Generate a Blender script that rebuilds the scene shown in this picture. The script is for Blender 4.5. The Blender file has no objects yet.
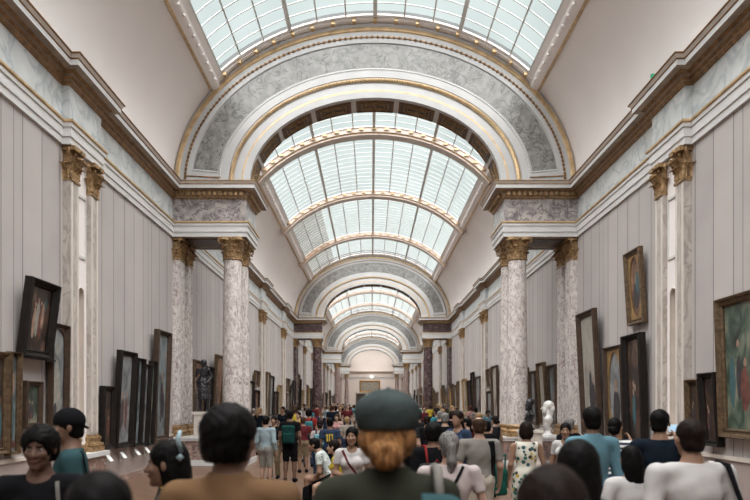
import bpy, math, random
import numpy as np
from mathutils import Vector, Matrix, Euler
R = math.radians
PI = math.pi
random.seed(7)
sc = bpy.context.scene
COL = sc.collection

# ------------------------------------------------------------------ camera
F_PX = 625.0            # focal length in pixels of the 750 px wide frame (30 mm lens)
CX, CZ = -0.12, 1.85
VPX, VPY = 371.0, 403.0
cam_d = bpy.data.cameras.new('camera')
cam = bpy.data.objects.new('camera', cam_d)
COL.objects.link(cam)
cam.location = (CX, 0, CZ)
cam.rotation_euler = (R(90), 0, 0)
cam_d.sensor_width = 36
cam_d.lens = 30
cam_d.shift_x = (375 - VPX) / 750
cam_d.shift_y = (VPY - 250) / 750
cam_d.clip_end = 400
cam_d.clip_start = 0.05
cam_d.dof.use_dof = True
cam_d.dof.focus_distance = 14.0
cam_d.dof.aperture_fstop = 2.0
sc.camera = cam

# ------------------------------------------------------------------ sky
world = bpy.data.worlds.new('sky')
sc.world = world
world.use_nodes = True
wn, wl = world.node_tree.nodes, world.node_tree.links
wn.clear()
w_out = wn.new('ShaderNodeOutputWorld')
w_bg = wn.new('ShaderNodeBackground')
w_tc = wn.new('ShaderNodeTexCoord')
w_sep = wn.new('ShaderNodeSeparateXYZ')
wl.new(w_tc.outputs['Generated'], w_sep.inputs[0])
def wmath(op, a, b):
    n = wn.new('ShaderNodeMath'); n.operation = op
    for i, v in enumerate((a, b)):
        if isinstance(v, (int, float)): n.inputs[i].default_value = v
        else: wl.new(v, n.inputs[i])
    return n.outputs[0]
# overcast sky, brighter overhead and towards the sun behind the camera
w_lobe = wmath('SUBTRACT', wmath('MULTIPLY', w_sep.outputs['Z'], 1.0), wmath('MULTIPLY', w_sep.outputs['Y'], 0.30))
w_map = wn.new('ShaderNodeMapRange'); w_map.interpolation_type = 'SMOOTHSTEP'
wl.new(w_lobe, w_map.inputs[0])
w_map.inputs[1].default_value = 0.40; w_map.inputs[2].default_value = 0.95
w_map.inputs[3].default_value = 0.74; w_map.inputs[4].default_value = 10.0
w_cl = wn.new('ShaderNodeTexNoise'); w_cl.inputs['Scale'].default_value = 3.0; w_cl.inputs['Detail'].default_value = 3
wl.new(w_tc.outputs['Generated'], w_cl.inputs['Vector'])
w_clm = wn.new('ShaderNodeMapRange'); wl.new(w_cl.outputs[0], w_clm.inputs[0])
w_clm.inputs[1].default_value = 0.3; w_clm.inputs[2].default_value = 0.7
w_clm.inputs[3].default_value = 0.85; w_clm.inputs[4].default_value = 1.12
w_col = wn.new('ShaderNodeMapRange'); wl.new(w_lobe, w_col.inputs[0])
w_col.inputs[1].default_value = 0.36; w_col.inputs[2].default_value = 0.60
w_mix = wn.new('ShaderNodeMixRGB'); wl.new(w_col.outputs[0], w_mix.inputs[0])
w_mix.inputs[1].default_value = (0.90, 1.0, 0.985, 1); w_mix.inputs[2].default_value = (1.0, 0.965, 0.958, 1)
wl.new(w_mix.outputs[0], w_bg.inputs[0])
wl.new(wmath('MULTIPLY', w_map.outputs[0], w_clm.outputs[0]), w_bg.inputs[1])
wl.new(w_bg.outputs[0], w_out.inputs[0])

sc.view_settings.view_transform = 'Standard'
sc.view_settings.look = 'None'
sc.view_settings.gamma = 1
sc.view_settings.exposure = 0.0
sc.view_settings.use_curve_mapping = False
try:
    sc.cycles.use_denoising = True
    sc.cycles.diffuse_bounces = 5
    sc.cycles.sample_clamp_indirect = 6.0
except Exception:
    pass

# ------------------------------------------------------------------ plan of the gallery
HW = 6.0                      # half width
ARCH_F = [18.45, 47.3, 76.15, 105.0]
ARCH_D = 1.50
BAYS = [(-9.0, 18.45)] + [(ARCH_F[i] + ARCH_D, ARCH_F[i + 1]) for i in range(3)] + [(ARCH_F[3] + ARCH_D, 127.0)]
Z_AB, Z_AT, Z_FT, Z0 = 6.75, 7.20, 7.87, 8.30
VA, VB = 5.95, 4.78
PED = 0.85
def ribs_of(i):
    y0, y1 = BAYS[i]
    r = [y1 - 5.93, y1 - 14.0, y1 - 21.6]
    if i == 4: r = [y0 + 6.5, y0 + 13.5]
    return sorted(v for v in r if v > y0 + 2)

# area portals at the skylights only guide sampling of the sky
for i, (y0, y1) in enumerate(BAYS):
    ld = bpy.data.lights.new('sky_portal', 'AREA'); ld.shape = 'RECTANGLE'
    ld.size = 9.4; ld.size_y = y1 - y0
    ld.cycles.is_portal = True
    lo = bpy.data.objects.new('sky_portal', ld); COL.objects.link(lo)
    lo.location = (0, (y0 + y1) / 2, Z0 + VB + 0.12)

# ------------------------------------------------------------------ materials
def new_mat(name):
    m = bpy.data.materials.new(name); m.use_nodes = True
    nt = m.node_tree; b = nt.nodes['Principled BSDF']
    return m, nt, b
def node(nt, t, **kw):
    n = nt.nodes.new(t)
    for k, v in kw.items():
        if k in n.inputs: n.inputs[k].default_value = v
        else: setattr(n, k, v)
    return n
def ramp(nt, fac, stops):
    r = nt.nodes.new('ShaderNodeValToRGB')
    el = r.color_ramp.elements
    while len(el) < len(stops): el.new(0.5)
    for e, (p, c) in zip(el, stops):
        e.position = p; e.color = (c[0], c[1], c[2], 1)
    nt.links.new(fac, r.inputs[0])
    return r.outputs[0]
def bump(nt, b, h, s=0.3, d=0.01):
    n = node(nt, 'ShaderNodeBump', Strength=s, Distance=d)
    nt.links.new(h, n.inputs['Height']); nt.links.new(n.outputs[0], b.inputs['Normal'])
def coords(nt, scale=(1, 1, 1)):
    tc = node(nt, 'ShaderNodeTexCoord'); mp = node(nt, 'ShaderNodeMapping')
    mp.inputs['Scale'].default_value = scale
    nt.links.new(tc.outputs['Object'], mp.inputs[0])
    return mp.outputs[0]
def mul(c, k): return tuple(min(1, v * k) for v in c)
def simple(name, col, rough=0.6, var=0.12, scale=6, metal=0.0, bs=0.15, bscale=None, spec=None, sheen=0):
    m, nt, b = new_mat(name)
    v = coords(nt)
    n = node(nt, 'ShaderNodeTexNoise', Scale=scale, Detail=4.0); nt.links.new(v, n.inputs['Vector'])
    nt.links.new(ramp(nt, n.outputs[0], [(0.3, mul(col, 1 - var)), (0.7, mul(col, 1 + var))]), b.inputs['Base Color'])
    b.inputs['Roughness'].default_value = rough; b.inputs['Metallic'].default_value = metal
    if spec is not None: b.inputs['Specular IOR Level'].default_value = spec
    if sheen: b.inputs['Sheen Weight'].default_value = sheen
    if bs:
        n2 = node(nt, 'ShaderNodeTexNoise', Scale=bscale or scale * 8, Detail=3.0); nt.links.new(v, n2.inputs['Vector'])
        bump(nt, b, n2.outputs[0], bs)
    return m
def marble(name, base, vein, scale=2.0, vein_w=0.06, blot=None, rough=0.28, stretch=(1, 1, 1)):
    m, nt, b = new_mat(name)
    v = coords(nt, stretch)
    wv = node(nt, 'ShaderNodeTexNoise', Scale=scale, Detail=6.0, Distortion=1.2); nt.links.new(v, wv.inputs['Vector'])
    a = node(nt, 'ShaderNodeMath', operation='SUBTRACT'); nt.links.new(wv.outputs[0], a.inputs[0]); a.inputs[1].default_value = 0.5
    ab = node(nt, 'ShaderNodeMath', operation='ABSOLUTE'); nt.links.new(a.outputs[0], ab.inputs[0])
    vr = ramp(nt, ab.outputs[0], [(0.0, (0, 0, 0)), (vein_w, (1, 1, 1))])
    n2 = node(nt, 'ShaderNodeTexNoise', Scale=scale * 1.7, Detail=5.0); nt.links.new(v, n2.inputs['Vector'])
    bl = blot or mul(base, 0.8)
    br = ramp(nt, n2.outputs[0], [(0.38, bl), (0.62, base)])
    mx = node(nt, 'ShaderNodeMixRGB'); nt.links.new(vr, mx.inputs[0]); mx.inputs[1].default_value = (*vein, 1); nt.links.new(br, mx.inputs[2])
    nt.links.new(mx.outputs[0], b.inputs['Base Color'])
    b.inputs['Roughness'].default_value = rough
    return m
M = {}
M['plaster'] = simple('plaster', (0.78, 0.735, 0.715), 0.85, 0.03, 0.6, bs=0.05)
M['white'] = simple('painted_white_moulding', (0.60, 0.60, 0.595), 0.5, 0.05, 2, bs=0.04)
M['arch_white'] = simple('arch_white_stucco', (0.42, 0.42, 0.42), 0.6, 0.05, 2, bs=0.04)
M['lead'] = simple('dark_lead_roofing', (0.075, 0.08, 0.08), 0.8, 0.1, 2, bs=0)
M['cream'] = simple('cream_moulding', (0.60, 0.55, 0.50), 0.55, 0.08, 3, bs=0.05)
M['pinkish'] = simple('rosy_painted_rib', (0.62, 0.50, 0.43), 0.6, 0.08, 3, bs=0.05)
M['gold'] = simple('aged_gilding', (0.34, 0.22, 0.11), 0.42, 0.55, 16, metal=0.5, bs=0.3)
M['gold_dark'] = simple('dull_dark_gilding', (0.22, 0.12, 0.05), 0.5, 0.4, 9, metal=0.4, bs=0.4)
M['gold_pale'] = simple('pale_gilding', (0.55, 0.40, 0.23), 0.45, 0.2, 6, metal=0.4, bs=0.1)
M['brown'] = simple('brown_gilded_moulding', (0.27, 0.205, 0.15), 0.5, 0.3, 5, metal=0.2, bs=0.2)
M['marble_grey'] = marble('grey_veined_marble', (0.25, 0.247, 0.235), (0.07, 0.07, 0.068), 2.6, 0.03, (0.165, 0.163, 0.157))
M['marble_blue'] = marble('pale_blue_marble', (0.58, 0.60, 0.60), (0.36, 0.40, 0.42), 1.3, 0.05, (0.50, 0.52, 0.52), 0.4)
M['marble_frieze'] = marble('cool_grey_frieze_marble', (0.46, 0.42, 0.40), (0.12, 0.10, 0.11), 2.6, 0.045, (0.27, 0.24, 0.24))
M['marble_col'] = marble('white_marble_with_purple_veins', (0.66, 0.62, 0.59), (0.24, 0.17, 0.17), 5.5, 0.03, (0.50, 0.45, 0.43), 0.22, (1, 1, 0.6))
M['marble_dark'] = marble('dark_purple_marble', (0.075, 0.045, 0.045), (0.30, 0.24, 0.22), 3.0, 0.018, (0.04, 0.022, 0.024), 0.2)
M['marble_brown'] = marble('rosy_brown_marble', (0.24, 0.17, 0.15), (0.42, 0.36, 0.32), 2.5, 0.02, (0.15, 0.10, 0.09), 0.25)
M['marble_red'] = marble('red_brown_dado_marble', (0.30, 0.19, 0.16), (0.50, 0.42, 0.37), 3.5, 0.03, (0.20, 0.12, 0.10), 0.3)
M['pilaster'] = marble('cream_pilaster_marble', (0.50, 0.46, 0.42), (0.32, 0.28, 0.25), 3.0, 0.06, (0.40, 0.36, 0.33), 0.35, (1, 1, 0.5))
M['niche'] = simple('warm_niche_stucco', (0.62, 0.55, 0.49), 0.7, 0.08, 3, bs=0.08)
M['dado'] = simple('rosy_grey_dado', (0.34, 0.285, 0.265), 0.7, 0.06, 2, bs=0.05)
M['coffer'] = simple('dark_bronzed_coffer', (0.085, 0.065, 0.055), 0.5, 0.3, 8, bs=0.2)
M['bar'] = simple('grey_painted_glazing_bar', (0.58, 0.58, 0.56), 0.5, 0.08, 4, bs=0.0)
M['black'] = simple('black_paint', (0.02, 0.02, 0.02), 0.4, 0.1, 5)
M['card'] = simple('white_card', (0.8, 0.8, 0.8), 0.6, 0.03, 5)
M['green'] = simple('green_sign', (0.02, 0.35, 0.18), 0.5, 0.05, 5)
M['bronze'] = simple('dark_bronze', (0.035, 0.035, 0.04), 0.35, 0.3, 7, metal=0.5, bs=0.1)
M['statuary'] = simple('white_statuary_marble', (0.72, 0.71, 0.69), 0.4, 0.05, 4, bs=0.05)
M['door'] = simple('dark_doorway_wood', (0.05, 0.04, 0.035), 0.5, 0.2, 4)

def cloth_wall():
    m, nt, b = new_mat('grey_cloth_wall_covering')
    tc = node(nt, 'ShaderNodeTexCoord'); sp = node(nt, 'ShaderNodeSeparateXYZ'); nt.links.new(tc.outputs['Object'], sp.inputs[0])
    def mt(op, a, bb=0.0):
        n = node(nt, 'ShaderNodeMath', operation=op)
        for i, v in enumerate((a, bb)):
            if isinstance(v, (int, float)): n.inputs[i].default_value = v
            else: nt.links.new(v, n.inputs[i])
        return n.outputs[0]
    seams = None
    for per, off, w in ((0.62, 0.0, 0.022), (1.55, 0.37, 0.016)):
        fr = mt('FRACT', mt('ADD', mt('MULTIPLY', sp.outputs['Y'], 1 / per), off))
        s = mt('LESS_THAN', fr, w / per)
        seams = s if seams is None else mt('MAXIMUM', seams, s)
    fl = mt('FLOOR', mt('MULTIPLY', sp.outputs['Y'], 1 / 0.62))
    wn_ = node(nt, 'ShaderNodeTexWhiteNoise', noise_dimensions='1D'); nt.links.new(fl, wn_.inputs['W'])
    n = node(nt, 'ShaderNodeTexNoise', Scale=1.2, Detail=4.0); nt.links.new(tc.outputs['Object'], n.inputs['Vector'])
    tot = mt('ADD', mt('MULTIPLY', wn_.outputs[0], 0.4), mt('MULTIPLY', n.outputs[0], 0.6))
    c = ramp(nt, tot, [(0.2, (0.375, 0.345, 0.335)), (0.8, (0.46, 0.425, 0.41))])
    mx = node(nt, 'ShaderNodeMixRGB'); nt.links.new(seams, mx.inputs[0]); nt.links.new(c, mx.inputs[1]); mx.inputs[2].default_value = (0.15, 0.135, 0.13, 1)
    nt.links.new(mx.outputs[0], b.inputs['Base Color']); b.inputs['Roughness'].default_value = 0.9
    n3 = node(nt, 'ShaderNodeTexNoise', Scale=180.0); nt.links.new(tc.outputs['Object'], n3.inputs['Vector'])
    bump(nt, b, n3.outputs[0], 0.15)
    return m
M['cloth'] = cloth_wall()
def floor_mat():
    m, nt, b = new_mat('herringbone_parquet')
    v = coords(nt)
    br = node(nt, 'ShaderNodeTexBrick', Scale=1.0)
    br.inputs['Color1'].default_value = (0.17, 0.10, 0.065, 1); br.inputs['Color2'].default_value = (0.125, 0.072, 0.045, 1)
    br.inputs['Mortar'].default_value = (0.10, 0.06, 0.04, 1)
    br.inputs['Mortar Size'].default_value = 0.006; br.inputs['Brick Width'].default_value = 0.9; br.inputs['Row Height'].default_value = 0.12
    mp = node(nt, 'ShaderNodeMapping'); mp.inputs['Rotation'].default_value = (0, 0, R(45)); nt.links.new(v, mp.inputs[0])
    nt.links.new(mp.outputs[0], br.inputs['Vector'])
    nt.links.new(br.outputs[0], b.inputs['Base Color']); b.inputs['Roughness'].default_value = 0.35
    return m
M['floor'] = floor_mat()
def glass_mat(name, tint, tr):
    m, nt, b = new_mat(name)
    nt.nodes.remove(b)
    out = nt.nodes['Material Output']
    t = node(nt, 'ShaderNodeBsdfTransparent', Color=(*tint, 1))
    l = node(nt, 'ShaderNodeBsdfTranslucent', Color=(0.8, 0.86, 0.85, 1))
    v = coords(nt)
    n = node(nt, 'ShaderNodeTexNoise', Scale=0.5, Detail=3.0); nt.links.new(v, n.inputs['Vector'])
    mr = node(nt, 'ShaderNodeMapRange'); nt.links.new(n.outputs[0], mr.inputs[0])
    mr.inputs[1].default_value = 0.3; mr.inputs[2].default_value = 0.7
    mr.inputs[3].default_value = tr * 0.5; mr.inputs[4].default_value = tr * 1.5
    mx = node(nt, 'ShaderNodeMixShader'); nt.links.new(mr.outputs[0], mx.inputs[0])
    nt.links.new(t.outputs[0], mx.inputs[1]); nt.links.new(l.outputs[0], mx.inputs[2])
    nt.links.new(mx.outputs[0], out.inputs[0])
    return m
M['glass'] = glass_mat('frosted_skylight_glass', (0.92, 0.955, 0.95), 0.03)
M['blind'] = glass_mat('grey_blind_and_dimmed_pane', (0.50, 0.47, 0.43), 0.04)

# ------------------------------------------------------------------ mesh builder
class MB:
    def __init__(s): s.v = []; s.f = []; s.m = []
    def add(s, vs, fs, mi=0):
        o = len(s.v); s.v.extend(vs)
        for f in fs: s.f.append(tuple(o + i for i in f)); s.m.append(mi)
    def quad(s, a, b, c, d, mi=0): s.add([a, b, c, d], [(0, 1, 2, 3)], mi)
    def box(s, x0, x1, y0, y1, z0, z1, mi=0):
        x0, x1 = min(x0, x1), max(x0, x1); y0, y1 = min(y0, y1), max(y0, y1)
        v = [(x, y, z) for z in (z0, z1) for y in (y0, y1) for x in (x0, x1)]
        s.add(v, [(0, 2, 3, 1), (4, 5, 7, 6), (0, 1, 5, 4), (2, 6, 7, 3), (0, 4, 6, 2), (1, 3, 7, 5)], mi)
    def lathe(s, prof, c=(0, 0, 0), n=24, mi=0, a0=0, a1=2 * PI, mis=None):
        full = abs(a1 - a0 - 2 * PI) < 1e-6; k = n if full else n + 1
        vs = [(c[0] + r * math.cos(a0 + (a1 - a0) * j / n), c[1] + r * math.sin(a0 + (a1 - a0) * j / n), c[2] + z) for r, z in prof for j in range(k)]
        o = len(s.v); s.v.extend(vs)
        for i in range(len(prof) - 1):
            for j in range(n):
                j2 = (j + 1) % k
                s.f.append((o + i * k + j, o + i * k + j2, o + (i + 1) * k + j2, o + (i + 1) * k + j)); s.m.append(mis[i] if mis else mi)
    def tube(s, pts, r, n=8, mi=0, caps=True):
        pts = [Vector(p) for p in pts]; rs = r if isinstance(r, (list, tuple)) else [r] * len(pts)
        o = len(s.v); up = None
        for i, p in enumerate(pts):
            d = (pts[min(i + 1, len(pts) - 1)] - pts[max(i - 1, 0)]).normalized()
            if up is None: up = Vector((0, 0, 1)) if abs(d.z) < 0.9 else Vector((1, 0, 0))
            a = d.cross(up).normalized(); bb = a.cross(d).normalized(); up = bb
            for j in range(n):
                t = 2 * PI * j / n
                s.v.append(tuple(p + (a * math.cos(t) + bb * math.sin(t)) * rs[i]))
        for i in range(len(pts) - 1):
            for j in range(n):
                j2 = (j + 1) % n
                s.f.append((o + i * n + j, o + i * n + j2, o + (i + 1) * n + j2, o + (i + 1) * n + j)); s.m.append(mi)
        if caps:
            s.f.append(tuple(o + j for j in range(n))[::-1]); s.m.append(mi)
            s.f.append(tuple(o + (len(pts) - 1) * n + j for j in range(n))); s.m.append(mi)
    def sweep(s, path, prof, mis, closed=False):
        """profile (offset to the right of the path, z) carried along a plan polyline with mitred corners"""
        P = [Vector(p) for p in path]; n = len(P); offs = []
        for i in range(n):
            ds = []
            if i > 0 or closed: ds.append((P[i] - P[i - 1]).normalized())
            if i < n - 1 or closed: ds.append((P[(i + 1) % n] - P[i]).normalized())
            ns = [Vector((d.y, -d.x)) for d in ds]
            offs.append(ns[0] if len(ns) == 1 else (ns[0] + ns[1]) / (1 + ns[0].dot(ns[1])))
        o = len(s.v); k = len(prof)
        for i in range(n):
            for p, z in prof: s.v.append((P[i].x + offs[i].x * p, P[i].y + offs[i].y * p, z))
        for i in range(n if closed else n - 1):
            i2 = (i + 1) % n
            for j in range(k - 1):
                s.f.append((o + i * k + j, o + i2 * k + j, o + i2 * k + j + 1, o + i * k + j + 1)); s.m.append(mis[j] if isinstance(mis, (list, tuple)) else mis)
    def arcsweep(s, rings, mis):
        """rings: list of lists of points with equal count; quads between consecutive rings"""
        o = len(s.v); k = len(rings[0])
        for r in rings: s.v.extend(r)
        for i in range(len(rings) - 1):
            for j in range(k - 1):
                s.f.append((o + i * k + j, o + i * k + j + 1, o + (i + 1) * k + j + 1, o + (i + 1) * k + j)); s.m.append(mis[i] if isinstance(mis, (list, tuple)) else mis)
    def build(s, name, mats, parent=None, smooth=False, mirror=False, fix=True):
        me = bpy.data.meshes.new(name)
        vs = [(-x, y, z) for x, y, z in s.v] if mirror else s.v
        fs = [f[::-1] for f in s.f] if mirror else s.f
        me.from_pydata(vs, [], fs)
        if not isinstance(mats, (list, tuple)): mats = [mats]
        for m in mats: me.materials.append(M[m] if isinstance(m, str) else m)
        me.polygons.foreach_set('material_index', s.m)
        if smooth:
            me.polygons.foreach_set('use_smooth', [True] * len(me.polygons))
            if smooth != 'full':
                try: me.set_sharp_from_angle(angle=R(38))
                except Exception: pass
        me.update()
        o = bpy.data.objects.new(name, me); COL.objects.link(o)
        if parent is not None: o.parent = parent
        return o
def empty(name, loc=(0, 0, 0), rz=0.0, parent=None):
    o = bpy.data.objects.new(name, None); COL.objects.link(o); o.location = loc; o.rotation_euler = (0, 0, rz)
    o.empty_display_size = 0.2
    if parent: o.parent = parent
    return o
def tag(o, label=None, cat=None, group=None, kind=None):
    if label: o['label'] = label
    if cat: o['category'] = cat
    if group: o['group'] = group
    if kind: o['kind'] = kind
    return o
def copy_tree(o, parent=None):
    c = o.copy(); COL.objects.link(c)
    if parent is not None: c.parent = parent
    for ch in list(KIDS.get(o.name, ())) or [k for k in bpy.data.objects if k.parent == o]: copy_tree(ch, c)
    return c
KIDS = {}
def kids(o):
    KIDS[o.name] = [k for k in bpy.data.objects if k.parent == o]
    for k in KIDS[o.name]: kids(k)
# ================================================================== STRUCTURE
Y_END, Y_START = 127.0, -9.0
mb = MB(); mb.box(-6.6, 6.6, Y_START - 0.3, Y_END + 0.3, -0.2, 0)
tag(mb.build('floor', 'floor'), kind='structure')

# --- barrel vault
def vp(t, y, da=0.0):
    """point on the vault at angle t from the right springing"""
    return ((VA + da) * math.cos(t), y, Z0 + (VB + da) * math.sin(t))
GX = 4.5                              # half width of the glazing
T_G = math.acos(GX / VA)              # glazing starts at this angle
T_C = math.acos(4.86 / VA)            # outer edge of the skylight kerb
mb = MB()
for i, (y0, y1) in enumerate(BAYS):
    ys = (y0, y1)
    for (ta, tb) in ((0, T_C), (PI - T_C, PI)):
        n = 10
        mb.arcsweep([[vp(ta + (tb - ta) * k / n, y) for k in range(n + 1)] for y in ys], 0)
        mb.arcsweep([[vp(ta + (tb - ta) * k / n, y, 0.3) for k in range(n + 1)] for y in ys], 1)
for yf in ARCH_F:
    mb.arcsweep([[vp(PI * k / 32, y) for k in range(33)] for y in (yf - 0.02, yf + ARCH_D + 0.02)], 0)
    mb.arcsweep([[vp(PI * k / 32, y, 0.35) for k in range(33)] for y in (yf - 0.02, yf + ARCH_D + 0.02)], 1)
    for y in (yf - 0.02, yf + ARCH_D + 0.02):
        mb.arcsweep([[vp(T_C + (PI - 2 * T_C) * k / 24, y, d) for k in range(25)] for d in (0.08, 0.35)], 1)
for sx in (-1, 1):
    mb.box(sx * 5.9, sx * 6.6, Y_START, Y_END, Z0 - 0.02, Z0 + 0.02)
tag(mb.build('ceiling', ['plaster', 'lead'], smooth='full'), kind='structure')

# --- skylights: one window between each two ribs
def win_pt(t, y, d=0.0): return ((VA + d) * math.cos(t), y, Z0 + (VB + d) * math.sin(t))
def arc_bar(mb, y0, y1, d0, d1, ta=T_G, tb=PI - T_G, n=20, mi=0):
    a = [[win_pt(ta + (tb - ta) * k / n, y, d) for k in range(n + 1)] for (y, d) in ((y0, d0), (y1, d0), (y1, d1), (y0, d1), (y0, d0))]
    mb.arcsweep(a, mi)
def long_bar(mb, t, w, y0, y1, d0, d1, mi=0):
    dt = w / 2 / 5.2
    a = [[win_pt(tt, y, d) for y in (y0, y1)] for (tt, d) in ((t - dt, d0), (t + dt, d0), (t + dt, d1), (t - dt, d1), (t - dt, d0))]
    mb.arcsweep(a, mi)
wi = 0
for bi, (y0, y1) in enumerate(BAYS):
    rb = ribs_of(bi)
    edges = [y0 + 0.05] + rb + [y1 - 0.05]
    for k in range(len(edges) - 1):
        a, b = edges[k], edges[k + 1]
        last, first = k == len(edges) - 2, k == 0
        wi += 1
        w = tag(empty('window_%d' % wi, (0, 0, 0)), kind='structure')
        fr = MB()
        # side kerbs: roll moulding with gold fillet and leaf nodes
        for sd in (0, 1):
            def T(t): return t if sd == 0 else PI - t
            T_M = math.acos(4.72 / VA)
            prof = [(T_C, 0.02), (T_C, -0.05), (T_C + 0.008, -0.09), (T_M - 0.01, -0.15), (T_M + 0.005, -0.16), (T_M + 0.02, -0.12), (T_M + 0.024, -0.05), (T_G, -0.05), (T_G, 0.06)]
            mis = [2, 2, 1, 1, 1, 1, 0, 0]
            fr.arcsweep([[win_pt(T(t), y, d) for y in (a, b)] for (t, d) in prof], mis)
            if bi <= 1:
                y = a + 0.3
                while y < b - 0.2:
                    c = win_pt(T(T_M - 0.002), y, -0.15)
                    fr.lathe([(0.0, -0.045), (0.05, -0.03), (0.06, 0), (0.05, 0.03), (0, 0.045)], c, 6, 1)
                    y += 0.42
        # end frames across the vault
        for (e, s_, on) in ((a, 1, True), (b, -1, True)):
            wd = 0.34
            arc_bar(fr, e, e + s_ * wd, -0.02, 0.03, T_C, PI - T_C, 32, 0)
            arc_bar(fr, e + s_ * wd * 0.35, e + s_ * wd * 0.65, -0.07, -0.01, T_C, PI - T_C, 32, 1)
            if bi <= 1:
                for q in range(1, 18):
                    t = T_C + (PI - 2 * T_C) * q / 18
                    c = win_pt(t, e + s_ * wd * 0.5, -0.12)
                    fr.box(c[0] - 0.05, c[0] + 0.05, c[1] - 0.09, c[1] + 0.09, c[2] - 0.0, c[2] + 0.09, 2)
        fr.build('window_frame', ['plaster', 'plaster', 'gold_pale'], w, smooth=True)
        bars = MB()
        ga, gb = a + 0.34, b - 0.34
        nl = 12
        for q in range(0, nl + 1):
            t = T_G + (PI - 2 * T_G) * q / nl
            main = q in (0, 3, 6, 9, 12)
            long_bar(bars, t, 0.10 if main else 0.035, ga, gb, -0.04 if main else -0.005, 0.035)
        nt_ = max(2, round((gb - ga) / 0.5))
        for q in range(1, nt_):
            y = ga + (gb - ga) * q / nt_
            arc_bar(bars, y - 0.014, y + 0.014, 0.0, 0.025, n=24)
        bars.build('glazing_bar', 'bar', w)
        gl = MB(); bl = MB()
        t_hi = PI - T_G
        if bi == 1 and k in (2, 3): t_hi = T_G + (PI - 2 * T_G) * 9.5 / 12
        gl.arcsweep([[win_pt(T_G + (t_hi - T_G) * j / 24, y, 0.035) for j in range(25)] for y in (ga, gb)], 0)
        gl.build('pane', 'glass' if bi < 4 else 'blind', w, smooth='full')  # last bay's panes take the blind tint, added to dim the overbright far end
        if t_hi < PI - T_G - 0.01:
            bl.arcsweep([[win_pt(t_hi + (PI - T_G - t_hi) * j / 8, y, 0.04) for j in range(9)] for y in (ga, gb)], 0)
            bl.build('blind', 'blind', w, smooth='full')
# ribs between the skylights
tn = 0
def trim(parent=None):
    global tn
    tn += 1
    return tag(empty('trim_%d' % tn), kind='structure')
for bi in range(5):
    for y in ribs_of(bi):
        tn += 1
        mb = MB()
        hw = 0.30
        prof = [(-hw, 0.0), (-hw, -0.20), (-hw + 0.06, -0.24), (-hw + 0.06, -0.30), (hw - 0.06, -0.30), (hw - 0.06, -0.24), (hw, -0.20), (hw, 0.0)]
        mb.arcsweep([[win_pt(T_C * 0.97 + (PI - 2 * T_C * 0.97) * k / 40, y + dy, d) for k in range(41)] for dy, d in prof], [0, 1, 0, 2, 0, 1, 0])
        if bi <= 1:
            for q in range(1, 22):
                t = T_C + (PI - 2 * T_C) * q / 22
                c = win_pt(t, y - hw - 0.02, -0.10)
                mb.box(c[0] - 0.09, c[0] + 0.09, c[1] - 0.04, c[1] + 0.04, c[2] - 0.03, c[2] + 0.04, 1)
        tag(mb.build('trim_%d' % tn, ['pinkish', 'gold_pale', 'cream'], smooth=True), kind='structure')

# --- entablature profiles
ARCHI = [(0.0, Z_AB), (0.05, Z_AB), (0.05, Z_AB + 0.13), (0.075, Z_AB + 0.135), (0.075, Z_AB + 0.30), (0.10, Z_AB + 0.31), (0.10, Z_AT - 0.07), (0.13, Z_AT - 0.05), (0.13, Z_AT - 0.01), (0.02, Z_AT)]
ARCHI_M = [0, 0, 1, 0, 1, 0, 2, 2, 0]
FRIEZE = [(0.03, Z_AT - 0.01), (0.03, Z_FT + 0.02)]
COR = [(0.03, Z_FT - 0.01), (0.07, Z_FT + 0.0), (0.09, Z_FT + 0.05), (0.09, Z_FT + 0.07), (0.14, Z_FT + 0.11), (0.14, Z_FT + 0.17), (0.18, Z_FT + 0.19), (0.20, Z_FT + 0.21), (0.33, Z_FT + 0.22), (0.33, Z_FT + 0.32), (0.345, Z_FT + 0.33), (0.345, Z_FT + 0.345), (0.38, Z_FT + 0.40), (0.40, Z_FT + 0.41), (0.40, Z_FT + 0.43), (0.0, Z0)]
COR_M = [2, 2, 1, 2, 1, 2, 2, 1, 0, 2, 2, 3, 2, 2, 0]
def dentils(mb, a, b, n_dir, pitch=0.155, mi=2, p0=0.13, p1=0.20, z0=Z_FT + 0.055, z1=Z_FT + 0.165):
    a, b = Vector(a), Vector(b); L = (b - a).length; d = (b - a) / L; n = Vector(n_dir)
    k = int(L / pitch)
    for i in range(k):
        c = a + d * ((i + 0.5) * L / k)
        pts = [c + d * s * 0.045 + n * p for s in (-1, 1) for p in (p0, p1)]
        xs = [p.x for p in pts]; ys = [p.y for p in pts]
        mb.box(min(xs), max(xs), min(ys), max(ys), z0, z1, mi)
def pairs_of(bi):
    return [y for y in ribs_of(bi)]
PH = 0.66           # half length of a pilaster pair with its niche
for side, sx in (('left', False), ('right', True)):
    for bi, (y0, y1) in enumerate(BAYS):
        if bi == 0: y0 = Y_START
        path = [(-HW, y0)]
        for c in pairs_of(bi):
            path += [(-HW, c - PH), (-HW + 0.15, c - PH), (-HW + 0.15, c + PH), (-HW, c + PH)]
        path += [(-HW, y1)]
        t = trim()
        m1 = MB(); m1.sweep(path, ARCHI, ARCHI_M); m1.build('architrave', ['white', 'bar', 'gold_pale'], t, mirror=sx)
        m2 = MB(); m2.sweep(path, FRIEZE, 0); m2.build('frieze', 'marble_blue', t, mirror=sx)
        m3 = MB(); m3.sweep(path, COR, COR_M)
        m3.build('cornice', ['white', 'brown', 'gold_dark', 'cream'], t, mirror=sx)

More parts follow.
